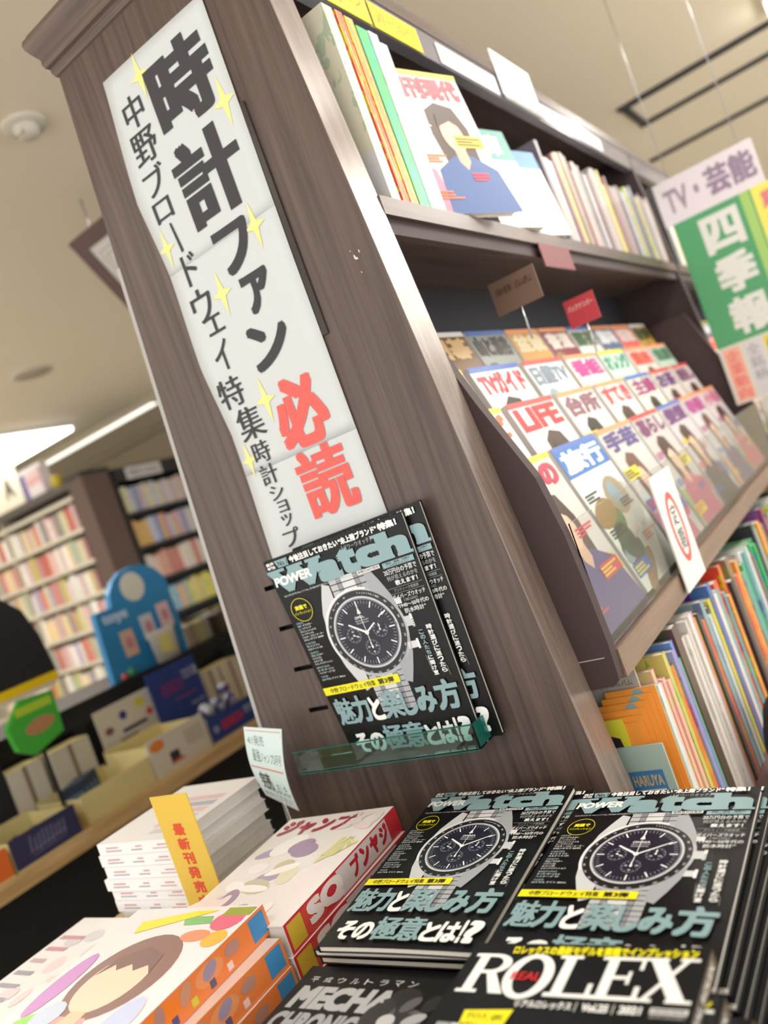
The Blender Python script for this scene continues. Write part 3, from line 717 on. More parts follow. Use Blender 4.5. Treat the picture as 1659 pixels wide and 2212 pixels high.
# the white-lettered luxury watch mook
def serif(p, ch, x, y, w, h, c, s=.16):
    """heavy slab-serif capitals drawn as polygons"""
    X = lambda a: x + a * w; Y = lambda b: y + b * h
    def Rr(a, b, a1, b1): p.poly([(X(a), Y(b)), (X(a1), Y(b)), (X(a1), Y(b1)), (X(a), Y(b1))], c)
    if ch == 'R':
        Rr(.12, 0, .34, 1); Rr(0, .92, .5, 1); Rr(0, 0, .46, .08)
        for i in range(12):
            t0, t1 = math.pi / 2 - math.pi * i / 12, math.pi / 2 - math.pi * (i + 1) / 12
            P = lambda t, r, q: (X(.48 + r * math.cos(t)), Y(.74 + q * math.sin(t)))
            p.poly([P(t0, .22, .17), P(t0, .42, .26), P(t1, .42, .26), P(t1, .22, .17)], c)
        Rr(.34, .91, .49, 1); Rr(.34, .48, .49, .57)
        p.poly([(X(.46), Y(.5)), (X(.66), Y(.52)), (X(.98), Y(.08)), (X(1.04), Y(0)), (X(.74), Y(0))], c)
    if ch == 'L': Rr(.14, 0, .38, 1); Rr(0, .92, .52, 1); Rr(0, 0, .9, .09); Rr(.86, 0, .96, .34)
    if ch == 'E': Rr(.14, 0, .36, 1); Rr(0, .92, .9, 1); Rr(0, 0, .95, .09); Rr(.36, .47, .7, .55); Rr(.64, .36, .71, .66); Rr(.83, .7, .91, 1); Rr(.86, 0, .96, .32)
    if ch == 'X':
        p.poly([(X(.06), Y(1)), (X(.36), Y(1)), (X(.96), Y(0)), (X(.66), Y(0))], c)
        p.lay(p.L + 1).poly([(X(.10), Y(0)), (X(.20), Y(0)), (X(.88), Y(1)), (X(.78), Y(1))], c).lay(p.L - 1)
        Rr(0, .93, .44, 1); Rr(.64, .93, 1, 1); Rr(0, 0, .34, .07); Rr(.58, 0, 1.04, .07)
def art_rolex(Wd, H):
    p = PB(); R = lambda u0, v0, u1, v1: (u0 * Wd, v0 * H, u1 * Wd, v1 * H)
    p.lay(2).text('ロレックスの最新モデルを実機でインプレッション', R(.20, .952, .965, .990), YEL, .05, shear=-.1)
    y0, h = .792 * H, .160 * H
    p.lay(1); serif(p, 'R', .035 * Wd, y0, .21 * Wd, h, WHT)
    cx, cy = .325 * Wd, y0 + .46 * h
    for i in range(40):
        a, b = 2 * math.pi * i / 40, 2 * math.pi * (i + 1) / 40
        q = lambda t, k: (cx + (.105 if k else .058) * Wd * math.cos(t), cy + (.56 if k else .44) * h * math.sin(t))
        p.poly([q(a, 0), q(a, 1), q(b, 1), q(b, 0)], WHT)
    serif(p, 'L', .425 * Wd, y0, .19 * Wd, h, WHT); serif(p, 'E', .605 * Wd, y0, .19 * Wd, h, WHT); serif(p, 'X', .775 * Wd, y0, .20 * Wd, h, WHT)
    p.lay(6).text('REAL', R(.255, .845, .385, .878), 'd8262c', .02)
    p.text('リアルロレックス', R(.335, .745, .565, .772), WHT, .03).rect(*R(.58, .742, .583, .774), WHT).text('Vol.25', R(.605, .745, .705, .772), WHT, .04).rect(*R(.722, .742, .725, .774), WHT).text('2021', R(.745, .745, .825, .772), WHT, .04)
    p.rect(*R(.855, .752, .985, .771), 'dfe0e0').lay(7).text('CARTOP MOOK', R(.862, .756, .978, .767), '202020', .03).lay(6).text('2021年1月22日発行', R(.858, .738, .982, .749), 'bfc1c1', .01)
    p.poly([(.155 * Wd, .640 * H), (.33 * Wd, .652 * H), (.345 * Wd, .735 * H), (.14 * Wd, .722 * H)], YEL).poly([(.18 * Wd, .645 * H), (.21 * Wd, .645 * H), (.19 * Wd, .62 * H)], YEL)
    p.lay(7).text('デイトナ、GMT、', R(.165, .690, .325, .717), '1c1c14', .02).text('サブマリーナーほか', R(.155, .655, .325, .682), '1c1c14', .02)
    for i, (ux_, ring, dial) in enumerate(((.16, 'cfd2d6', 'e8e9ea'), (.385, '4b4a8c', '2a2a33'), (.61, '1d3d34', '15191a'), (.84, 'bfc3c8', '28303c'))):
        x, y = ux_ * Wd, .52 * H
        p.lay(1)
        for k in range(4):
            for (a, b, c) in ((-.022, -.010, '9da1a7'), (-.009, .009, 'd0d3d7'), (.010, .022, 'a9adb3')): p.rect(x + a, y + .021 + k * .0062, x + b, y + .026 + k * .0062, c).rect(x + a, y - .026 - k * .0062, x + b, y - .021 - k * .0062, c)
        p.lay(2).ell(x, y, .026, .026, 'b4b8be', 36).lay(3).ell(x, y, .0235, .0235, ring, 36).lay(4).ell(x, y, .0175, .0175, dial, 32)
        p.lay(5)
        for k in range(12):
            a = math.radians(30 * k); p.line((x + .0135 * math.cos(a), y + .0135 * math.sin(a)), (x + .0162 * math.cos(a), y + .0162 * math.sin(a)), .0016, 'eeeeee' if i else '30343a')
        p.line((x, y), (x - .007, y + .005), .0014, 'dddddd' if i else '303030').line((x, y), (x + .008, y + .008), .0011, 'dddddd' if i else '303030')
    return p
RW, RH, RT = .198, .285, .0125
RXC = mat('charcoal_cover', '101214', rough=.36, spec=.35, coat=.08)
ar = art_rolex(RW, RH); 
tmp = ar.build('cover_print', None, top_of(RT), GLOSS); ARME = tmp.data; bpy.data.objects.remove(tmp)
sa = PB(); sa.rect(.004, .0006, RH - .004, RT - .0006, '57524c').lay(2)
for k in range(3): sa.text('REAL ROLEX', (.275 - k * .088 - .07, .0035, .275 - k * .088, .0092), 'd9d4cc', .03)
sp_me = None
nR = 8; ztop = .867
for k in range(nR):
    z = ztop - RT * (k + 1)
    y0 = (-.355 - RH) if k < 1 else (-.385 - RH); x0 = -.4335 + (0, .006, .016, .024, .026, .03, .032, .034)[k] + .008
    lab = 'top charcoal magazine with huge white serif title and red word, spine to the right' if k == 0 else '%s copy below the top in the stack of white-titled luxury watch magazines' % ORD[k - 1]
    t = thing('magazine', lab, 'magazine', (x0, y0, z), None, 'copies of the white-titled watch magazine', math.radians((0, -1.0, -2, -1.5, -2, -1, -2, -1)[k]))
    key = ('rx',)
    if key not in MESHC:
        v, f = cover_mesh(RW, RH, RT, 'r'); mb = MB(); mb.add(v, f)
        MESHC[key] = (mb.mesh('cover', RXC), MB().box((.0025, .0016, .001), (RW - .001, RH - .0016, RT - .001)).mesh('pages', PAGES))
    cv = link('cover', MESHC[key][0], t); link('pages', MESHC[key][1], t)
    if k < 2: link('cover_print', ARME, cv)
    if sp_me is None:
        o = sa.build('spine_print', cv, lambda a, b, h: (RW + h, a, b), PRINT); sp_me = o.data
    else: link('spine_print', sp_me, cv)
# filler stack under the overhang keeps the top copy level
# mecha book in clear film
BW, BH, BT = .192, .262, .015
p = PB(); R = lambda u0, v0, u1, v1: (u0 * BW, v0 * BH, u1 * BW, v1 * BH)
for i, ch in enumerate('平成ウルトラマン'): p.text(ch, R(.07 + i * .088, .915, .07 + i * .088 + .05, .943), 'c9cbcc', 0)
p.text('MECHA', R(.05, .78, .66, .895), 'a9abaf', .06, shear=.08, res=3).text('CHRONICLE', R(.03, .665, .66, .765), '9b9da2', .05, shear=.08, res=3)
rr = random.Random(5)
for k in range(26): p.lay(1 + k % 3).ell((.70 + rr.uniform(-.12, .2)) * BW, (.72 + rr.uniform(-.2, .14)) * BH, rr.uniform(.006, .02), rr.uniform(.004, .014), rr.choice(('2c2d30', '3a3b3f', '55565a', '1f2022')), 10, rot=rr.random() * 3)
p.lay(5).ell(.70 * BW, .755 * BH, .009, .008, 'b9bbbe', 16).ell(.84 * BW, .77 * BH, .012, .006, 'a4a6aa', 16, rot=.5)
for k in range(4):
    z = .838 - BT * (k + 1)
    book('paperback_book', 'black glossy book with big silver title lettering, wrapped in clear film' if k == 0 else '%s book beneath the silver-titled black book' % ORD[k - 1], 'book', (-.632 + .002 * k, -.354 - BH, z), ((1, 0, 0), (0, 1, 0), (0, 0, 1)), BW, BH, BT, COVERK, group='silver-titled black books', art=p if k == 0 else None, artmat=GLOSS)
MB().box((-.632, -.354 - BH, TZ), (-.44, -.354, .778)).build('display_riser', mat('dark_riser', '2b2624', rough=.6)); tag(bpy.context.scene.objects['display_riser'], 'low dark wooden riser under the silver-titled black books', 'riser')
# thick shonen magazine with red spine
QW, QH, QT = .182, .257, .034
def blob_cover(p, Wd, H, rr, pal, title, tcol, n=16, tbar=None):
    R = lambda u0, v0, u1, v1: (u0 * Wd, v0 * H, u1 * Wd, v1 * H)
    for k in range(n):
        p.lay(1 + k % 4).ell(rr.uniform(.12, .88) * Wd, rr.uniform(.08, .75) * H, rr.uniform(.05, .12) * Wd, rr.uniform(.04, .1) * H, rr.choice(pal), 14, rot=rr.random() * 3)
    if tbar: p.lay(6).rect(*R(.0, .82, 1, 1), tbar, 2)
    p.lay(7).text(title, R(.05, .845, .95, .97), tcol, .05)
    for k in range(7): p.lay(8).rect(*R(.06 if k % 2 else .55, .1 + k * .09, (.06 if k % 2 else .55) + rr.uniform(.2, .38), .125 + k * .09), rr.choice(pal))
p = PB(); R = lambda u0, v0, u1, v1: (u0 * QW, v0 * QH, u1 * QW, v1 * QH)
p.lay(1).rect(*R(0, 0, 1, 1), 'efeaea').lay(2)
rr = random.Random(11)
for k in range(22): p.lay(2 + k % 3).ell(rr.uniform(.08, .9) * QW, rr.uniform(.05, .7) * QH, rr.uniform(.06, .16) * QW, rr.uniform(.03, .09) * QH, rr.choice(('f6f2f4', 'f1e6ea', 'cfc9b0', 'b0a6c2', 'fbf8f8', 'e0ccd2', 'a98fae', 'e9e3c8')), 14, rot=rr.random() * 3)
p.lay(6).text('ジャンプ', R(.04, .80, .72, .97), 'b03350', .05).text('SQ', R(.62, .78, .97, .98), 'eadfe0', .06)
for k in range(5): p.poly([(QW * (.78 + .03 * k), QH * .72), (QW * (.98 - .03 * k), QH * (.66 - .03 * k)), (QW * .74, QH * (.48 + .02 * k))], ('e6e2b0', 'd3d08c', 'eceac8', 'bdb878', 'dcd9a0')[k])
sa2 = PB(); sa2.rect(.0, 0, QH, QT, 'c5303c').lay(2).rect(.105, .002, QH - .03, QT - .002, 'cfc4c4').lay(3)
for i, ch in enumerate('ジャンプ'):
    sa2.text(ch, (QH - .032 - i * .024 - .020, .006, QH - .032 - i * .024, .029), 'b9232e', .05)
sa2.lay(4).text('SQ', (.040, .003, .112, .031), 'e6d8d6', .06).lay(2).ell(.05, .017, .03, .016, 'c9483c', 16).rect(.004, .003, .03, QT - .003, 'c9a63a')
REDC = mat('white_gloss_cover', 'e6e0e0', rough=.3, coat=.3)
for k in range(3):
    a = math.radians(3.5 - k)
    book('magazine', 'thick white and pink comic magazine with a red spine leaning to the dark panel' if k == 0 else '%s comic magazine under the top red-spined one' % ORD[k - 1], 'magazine', (-.868 + .002 * k, -.338, .862 - QT * (k + 1)),
         ((math.cos(a), math.sin(a), 0), (-math.sin(a), math.cos(a), 0), (0, 0, 1)), QW, QH, QT - .0006, REDC, PAGES, 'r', 'red-spined comic magazines', p if k == 0 else None, GLOSS, None, sa2)
# thick orange-spined comic magazines
OW, OH, OT = .208, .262, .0312
p = PB(); R = lambda u0, v0, u1, v1: (u0 * OW, v0 * OH, u1 * OW, v1 * OH)
p.rect(*R(0, 0, 1, 1), 'f3e6ea').lay(2)
p.ell(.52 * OW, .56 * OH, .062, .066, '8a6258', 30).lay(3).ell(.50 * OW, .53 * OH, .042, .048, 'f3d6bc', 26).lay(4).poly([(.31 * OW, .55 * OH), (.34 * OW, .66 * OH), (.5 * OW, .735 * OH), (.66 * OW, .68 * OH), (.70 * OW, .57 * OH), (.63 * OW, .62 * OH), (.56 * OW, .585 * OH), (.5 * OW, .625 * OH), (.43 * OW, .585 * OH), (.38 * OW, .62 * OH)], '7d584e')
p.lay(2).poly([(.2 * OW, .0), (.36 * OW, .33 * OH), (.6 * OW, .33 * OH), (.86 * OW, 0)], 'eda3a0').lay(3).poly([(.4 * OW, .0), (.45 * OW, .36 * OH), (.56 * OW, .36 * OH), (.62 * OW, 0)], 'f2c6a4')
p.lay(4).ell(.24 * OW, .30 * OH, .028, .012, '93d94a', 18, rot=.3).ell(.3 * OW, .33 * OH, .02, .02, 'c9d6ee', 14)
p.poly([(.18 * OW, .90 * OH), (.55 * OW, .97 * OH), (.72 * OW, .97 * OH), (.22 * OW, .82 * OH)], 'f2e22a').poly([(.5 * OW, .93 * OH), (.72 * OW, .93 * OH), (.76 * OW, .88 * OH), (.56 * OW, .87 * OH)], '7fbf78')
p.ell(.86 * OW, .90 * OH, .022, .018, 'e26a88', 16).ell(.9 * OW, .78 * OH, .016, .014, 'e8b83c', 16).ell(.74 * OW, .8 * OH, .022, .01, 'ef8f6a', 16).ell(.12 * OW, .5 * OH, .016, .05, 'c98ad0', 16).ell(.84 * OW, .3 * OH, .02, .04, 'c6cff0', 16).rect(*R(.78, .93, .98, .985), '9aa63a', 2)
sa3 = PB(); sa3.rect(0, 0, OH, OT, 'df7c3e').lay(2)
for k in range(8): sa3.rect(.01 + k * .026, .003, .018 + k * .026, .011, ('4f4a78', 'c9c03a', '5c566e', 'e8c7c0')[k % 4])
sa3.ell(.1, .018, .034, .010, 'ea7b22', 20).ell(.17, .018, .02, .010, 'e0905c', 20).rect(OH - .028, .004, OH - .004, OT - .003, '3f86bd')
for i in range(5): sa3.lay(3).ell(.205 - i * .034, .020, .011, .0065, ('b08478', '9a8aa0', 'c08a70', 'a87e74', '8f86a0')[i], 14, rot=.4 * i)
ORC = mat('orange_cover', 'e6cfc6', rough=.35, coat=.2)
for k in range(4):
    a = math.radians((2.0, 0, 1.2, .4)[k])
    book('magazine', 'top thick comic magazine with a brown-haired figure on the cover and an orange spine' if k == 0 else '%s orange-spined comic magazine below the top one' % ORD[k - 1], 'magazine', (-.908 + (.0, .012, .020, .024)[k], -.330 - OH - .004 * k, TZ + OT * (3 - k)),
         ((math.cos(a), math.sin(a), 0), (-math.sin(a), math.cos(a), 0), (0, 0, 1)), OW, OH, OT - .0008, ORC, PAGES, 'r', 'orange-spined comic magazines', p if k == 0 else None, PRINT, None, sa3)
# white paper-bound books stacked behind the yellow card
WB = mat('white_book_cover', 'eeeced', rough=.45)
rr = random.Random(21)
wsa = PB()
for k in range(3):
    u = .012 + k * .055
    for q_ in range(2): wsa.lay(2).rect(u + rr.uniform(0, .008), .005 + q_ * .005, u + rr.uniform(.02, .045), .0072 + q_ * .005, rr.choice(('c9a0a6', 'a9a9b2', 'cdb8bc', 'd09a9c')))
wart = PB(); wart.lay(1)
for k in range(6): wart.rect(.02 + .02 * k, .02, .035 + .02 * k, .08 + .012 * k, rr.choice(('b4b6c6', 'e6c6c8', 'd4d4dc')))
for k in range(8):
    book('white_book', 'topmost white book of the stack behind the yellow card' if k == 7 else '%s white book from the table in the stack behind the yellow card' % ORD[k], 'book', (-.995 + rr.uniform(-.006, .006), -.200 + rr.uniform(-.004, .004), TZ + k * .0182),
         ((0, 1, 0), (-1, 0, 0), (0, 0, 1)), .185, .18, .0178, WB, PAGESW, 'l', 'white books stacked on the table', wart if k == 7 else None, PRINT, None, wsa)
wart2 = PB()
for k in range(16): wart2.lay(1 + k % 3).ell(rr.uniform(.02, .18), rr.uniform(.03, .24), rr.uniform(.006, .02), rr.uniform(.006, .02), rr.choice(('f4eef0', 'e9d6da', 'd8d4dc', 'c9c3cc', 'f0e0e0')), 12)
for k in range(9): wart2.lay(4).rect(.01, .02 + k * .026, .01 + rr.uniform(.02, .07), .028 + k * .026, rr.choice(('cf8f98', '9a98a8', 'c9a9b0')))
for k in range(3):
    book('white_magazine', 'white magazine with pale pink lettering lying at the table corner, topmost' if k == 2 else '%s white magazine from the table at the left table corner' % ORD[k], 'magazine', (-1.245, -.50 + .002 * k, TZ + k * .013), ((1, 0, 0), (0, 1, 0), (0, 0, 1)), .21, .28, .0125, WB, PAGESW, 'l', 'white magazines at the table corner', wart2 if k == 2 else None, PRINT)
# yellow price card
p0, p1, p2, p3 = [onY(q, -.222) for q in ((405, 1950), (490, 1943), (330, 1722), (418, 1710))]
YC = thing('price_card', 'tall yellow card with red vertical lettering standing among the stacks', 'card', ((p0.x + p1.x) / 2, -.222, TZ))
Wc = .076
m = MB().box((-Wc / 2, -.0008, .012), (Wc / 2, .0008, p2.z - TZ)); yc_ = m.build('card', mat('yellow_card', 'd9b748', rough=.6), YC)
p = PB()
for i, ch in enumerate('最新刊発売中です'): p.text(ch, (-.013, p2.z - TZ - .04 - i * .0205 - .017, .010, p2.z - TZ - .04 - i * .0205), 'd2502a', .05)
p.build('lettering', yc_, lambda x, z, h: (x, -.0008 - h, z), MATTE)
MB().box((-.03, -.02, 0), (.03, .02, .006)).box((-.03, -.004, .006), (.03, -.001, .03)).box((-.03, .001, .006), (.03, .004, .03)).build('stand', CLEAR, YC)
# hand-written notice on a wire
q = [onY((575, 1718), -.040), onY((646, 1752), -.048), onY((526, 1570), -.052), onY((608, 1575), -.040)]
NW, NH = .078, .135
NB = Vector(((q[0].x + q[1].x) / 2, -.045, TZ))
NC = thing('notice_card', 'pale blue hand-written notice card with red lines beside the end panel', 'card', NB)
Sn0 = bilinear(*q, NW, NH, lambda a, b: .010 * math.sin(math.pi * b))
Sn = lambda u, v, h: Sn0(u, v, h) - NB
nc_ = bent(Sn, NW, NH, -.0004, 0, 8, 14).build('card', mat('pale_blue_card', 'cfe3e4', rough=.6), NC)
p = PB(); IK = '5b6468'
for r in ((.003, .129, .075, .1302), (.003, .066, .073, .0685)): p.rect(*r, 'd4756c', 6)
p.rect(.003, .0035, .075, .0045, 'd4a09a', 6).rect(.0745, .07, .0752, .125, 'd4a09a', 1)
p.text('4/1発売', (.006, .106, .040, .122), IK, -.002, shear=-.1).text('最強', (.012, .078, .028, .100), IK, -.002).text('ジャンプ5月号', (.028, .078, .072, .095), IK, -.002, shear=.1)
p.lay(2).text('完売', (.014, .024, .038, .060), '5a5658', .03).text('しました。', (.040, .022, .073, .044), IK, 0)
p.text('ありがとうございました！', (.008, .008, .072, .019), IK, -.004)
p.build('lettering', nc_, Sn, MATTE)
m = MB(); w0 = Sn(.045, .01, -.0015); m.tube(w0, (w0.x + .004, w0.y, .004), .0009, 6); m.lathe([(0, .004), (.012, .004), (.014, 0)], (w0.x + .004, w0.y, 0), 16)
m.tube(Sn(.045, .03, -.0015), w0, .0009, 6); m.build('wire_stand', METAL, NC)

# ================================================================== right side of the bookcase: books and magazines
BXC = [('e9e6e0', 'white'), ('d9482f', 'red'), ('e08a3a', 'orange'), ('3fae5f', 'green'), ('3c6fb5', 'blue'), ('2a2a30', 'black'), ('caa83c', 'mustard'), ('7d4a8a', 'purple'), ('d77fa0', 'pink'), ('6aa6a8', 'teal'), ('8a6a55', 'brown'), ('cfcfd2', 'pale grey')]
SPX = ((0, 0, 1), (0, 1, 0))
def spine_out(label, group, y, x, z, depth, h, t, color, lean=0.0, cat='book', name='book', pm=None):
    """book standing on a shelf of the bookcase, its spine facing +X"""
    ux = Vector((-1, 0, 0)); uy = Vector((0, math.sin(lean), math.cos(lean))); uz = ux.cross(uy)
    return book(name, label, cat, (x, y - t, z), (ux, uy, uz), depth, h, t, SPINE, pm or PAGESW, 'l', group, None, None, color)
# upper shelf: z 1.624
ZS = 1.6245; XF = xr(1.75) + .010
t = spine_out('cream-sided thick book at the near end of the upper shelf beside the end panel', 'books on the upper shelf', .121, XF, ZS, .17, .277, .024, 'd8d6c2')
p = PB()
for k in range(9): p.lay(1 + k % 3).line((.03 + .004 * k, .10 + .006 * k), (.055 + .003 * k, .13 - .004 * k), .002, '7d8078')
p.rect(.0, .004, .16, .07, 'd4d4d4').lay(2).ell(.06, .04, .05, .02, 'b4b6b8', 16)
p.build('cover_print', t, lambda x, y, h: (x, y, -h), PRINT)['kind'] = 'stuff'
ub = [(.128, .018, .278, 'ea5a34', 'orange-red'), (.150, .022, .276, 'ef8f4a', 'orange'), (.176, .030, .270, '42c06a', 'bright green'), (.210, .026, .272, 'f2f2f2', 'white'), (.238, .020, .262, 'e9efe9', 'very pale green')]
for i, (y, tt, h, c, n) in enumerate(ub):
    spine_out('%s book spine, %s from the cream book on the upper shelf' % (n, ORD[i]), 'books on the upper shelf', y + tt, XF, ZS, .16, h, tt - .001, c)
def rand_cover(Wd, H, seed, title, bg, tc, skin=True):
    """generic news-stand cover: title, a head-and-shoulders figure or scenery patches, columns of thin text bars"""
    r = random.Random(seed); p = PB(); R = lambda u0, v0, u1, v1: (u0 * Wd, v0 * H, u1 * Wd, v1 * H); P = lambda u, v: (u * Wd, v * H)
    p.lay(1).rect(*R(.0, .0, 1, 1), bg)
    if skin:
        c = r.uniform(.42, .6); w = r.uniform(.9, 1.15); hair = r.choice(('4a352c', '33282a', '2a2426', '6e4e3c')); sh = r.choice(('d9d4d2', '3f5f9a', 'c9607e', '2c2e36', 'b23c36', 'd8b83c', '6f9a8a', '5a4a80', 'd2b4b8'))
        p.lay(2).poly([P(c - .2 * w, .72), P(c - .05 * w, .78), P(c + .14 * w, .75), P(c + .22 * w, .6), P(c + .2 * w, .36), P(c - .2 * w, .36), P(c - .23 * w, .55)], hair)
        p.lay(3).poly([P(c - .42 * w, 0), P(c + .44 * w, 0), P(c + .36 * w, .30), P(c + .12 * w, .40), P(c - .1 * w, .40), P(c - .34 * w, .30)], sh)
        p.lay(4).poly([P(c - .07, .36), P(c, .30), P(c + .08, .36), P(c + .08, .46), P(c - .07, .46)], 'd9b096').lay(5).ell(c * Wd, .55 * H, .125 * w * Wd, .125 * H, 'e6c2a8', 20)
        p.lay(6).poly([P(c - .14 * w, .60), P(c - .1 * w, .70), P(c + .06 * w, .71), P(c + .14 * w, .6), P(c + .03 * w, .65)], hair)
        p.lay(2).poly([P(0, 0), P(.22, 0), P(.16, .3), P(0, .34)], r.choice(('d88aa4', 'e0a070', '8aa8d4', 'a8c47c', 'b8a0c0'))).ell(.86 * Wd, .24 * H, .13 * Wd, .09 * H, r.choice(('e8d23a', 'd8486a', '4a7ac0', '50a080', 'e87a3a')), 16)
    else:
        for k in range(12): p.lay(2 + k % 4).ell(r.uniform(.1, .9) * Wd, r.uniform(.08, .7) * H, r.uniform(.08, .26) * Wd, r.uniform(.04, .14) * H, r.choice(('c8c8c2', '8fa8b4', '5f7f4a', 'a8987c', 'd8d2c4', '6a5a50', '9a7a4a', '48584a')), 14, rot=r.random())
    p.lay(7).rect(*R(.0, .965, 1, 1), r.choice(('f0a070', 'e8e04a', 'd94a4a', '5a78c0', 'e6e6e6')))
    if title == '旅行': p.lay(6).rect(*R(0, .78, 1, .965), '3f78c0')
    p.lay(7).text(title, R(.05, .80, .95, .955), tc, .05)
    for k in range(5):
        u = (.04, .60)[k % 2]; v = .10 + k * .125; cc = r.choice(('d8344a', 'f0d23a', '3a5fb0', 'e8e8e8', '2a2a2e', 'ef7a3a', 'b03a80'))
        if r.random() < .3: p.lay(7).rect(*R(u - .01, v - .015, u + .36, v + .07), r.choice(('f0dc3a', 'd83a4a', 'e86a9a', '3a70b8')))
        for q_ in range(3): p.lay(8).rect(*R(u, v + q_ * .021, u + r.uniform(.16, .34), v + .012 + q_ * .021), cc)
    return p
WHC = mat('white_coated_cover', 'e2dedb', rough=.35, coat=.2)
def face_out(name, label, group, y, xb, zb, W_, H_, T_, tilt, art, yaw=0.0):
    """magazine leaning face-out towards +X on a rack, lower edge at (xb, zb), tilt back from upright"""
    up = Vector((-math.sin(tilt), 0, math.cos(tilt))); rt = Vector((math.sin(yaw), math.cos(yaw), 0)); nz = rt.cross(up).normalized(); up = nz.cross(rt)
    # local x = right as seen from the aisle (+Y), local y = up, local z = out of the shelf
    o = Vector((xb, y, zb)) - nz * T_
    return book(name, label, 'magazine', o, (rt, up, nz), W_, H_, T_, WHC, PAGESW, 'l', group, art, PRINT)
# tall magazines and white display books further along the upper shelf
face_out('magazine', 'white magazine with a red title leaning on the upper shelf past the green book', 'magazines on the upper shelf', .275, XF - .012, ZS + .002, .19, .262, .012, .12, rand_cover(.19, .262, 2, '週刊現代', 'e9e7e4', 'd84a5a'), .25)
face_out('magazine', 'white magazine with a teal header in the middle of the upper shelf', 'magazines on the upper shelf', .50, XF - .012, ZS + .002, .15, .205, .02, .12, (lambda p: (p.lay(1).rect(0, 0, .15, .205, 'f0f0ee'), p.lay(2).rect(0, .14, .15, .205, '5f9a94'), p.lay(3).text('文庫', (.02, .15, .12, .195), 'dfe6e4', .03), p)[-1])(PB()), .2)
face_out('magazine', 'plain white magazine beside the teal-headed one on the upper shelf', 'magazines on the upper shelf', .67, XF - .012, ZS + .002, .13, .19, .02, .12, (lambda p: (p.lay(1).rect(0, 0, .13, .19, 'f2f2f2'), p.lay(2).rect(0, .15, .13, .19, '4a86b8'), p)[-1])(PB()), .2)
r = random.Random(8); y = .84; i = 0
while y < 1.74:
    tt = r.uniform(.014, .038); h = r.uniform(.185, .225)
    c, n = r.choice([('8d7f86', 'mauve-grey'), ('a58f8a', 'dusty rose'), ('6f6a78', 'slate'), ('b9aaa6', 'pale taupe'), ('c9b878', 'straw'), ('8a98a4', 'blue-grey'), ('94666a', 'dull red'), ('b4b6ba', 'silver grey')])
    spine_out('%s book, %s in the row at the far half of the upper shelf' % (n, ORD[i]), 'books on the upper shelf', y + tt, XF - .004, ZS, .13, h, tt - .001, c, -.05)
    y += tt + r.choice((0, 0, 0, .012)); i += 1
y = 1.86; i = 0
while y < 3.4:
    tt = r.uniform(.02, .045); h = r.uniform(.2, .27); c, n = r.choice([('e4e2dc', 'white'), ('d6cfa8', 'cream'), ('c9c4c0', 'pale grey'), ('5a5a5e', 'dark grey'), ('d8b84a', 'yellow')])
    spine_out('%s book, %s on the upper shelf of the far section' % (n, ORD[i]), 'books on the far upper shelf', y + tt, XF, ZS, .14, h, tt - .001, c); y += tt; i += 1
# shelf labels on the fascia
xf = xr(2) + .003
def label_plate(name, label, y0, y1, z0, z1, col, txt, tcol, group='labels on the fascia'):
    t = thing(name, label, 'label', (xf, (y0 + y1) / 2, z0), None, group); w = (y1 - y0) / 2
    cd_ = MB().box((0, -w, 0), (.0015, w, z1 - z0)).build('card', mat('label_' + col, col, rough=.4), t)
    if txt: PB().text(txt, (-w * .86, (z1 - z0) * .2, w * .86, (z1 - z0) * .85), tcol, .02).build('lettering', cd_, lambda a, b, h: (.0015 + h, a, b), PRINT)
label_plate('shelf_label', 'yellow shelf label with orange lettering nearest the end panel', .10, .285, 1.942, 1.985, 'f2e614', 'プレイボーイ', 'd0780c')
label_plate('shelf_label', 'second yellow shelf label along the fascia', .295, .45, 1.942, 1.985, 'f2e614', '週刊現代', 'd88a10')
label_plate('shelf_label', 'white blank shelf label strip on the fascia', .52, .78, 1.944, 1.983, 'eeeeee', None, None)
label_plate('shelf_label', 'pale shelf label strip past the raised white card', 1.02, 1.5, 1.946, 1.983, 'dcdce2', None, None)
t = thing('label_card', 'white card sticking up above the fascia of the bookcase', 'card', (xf + .002, .80, 1.945))
MB().box((0, 0, 0), (.002, .22, .105)).build('card', mat('bright_white_card', 'f4f4f4', rough=.5), t)
MB().box((-.001, .0, -.004), (.006, .22, .004)).build('clip', CLEAR, t)
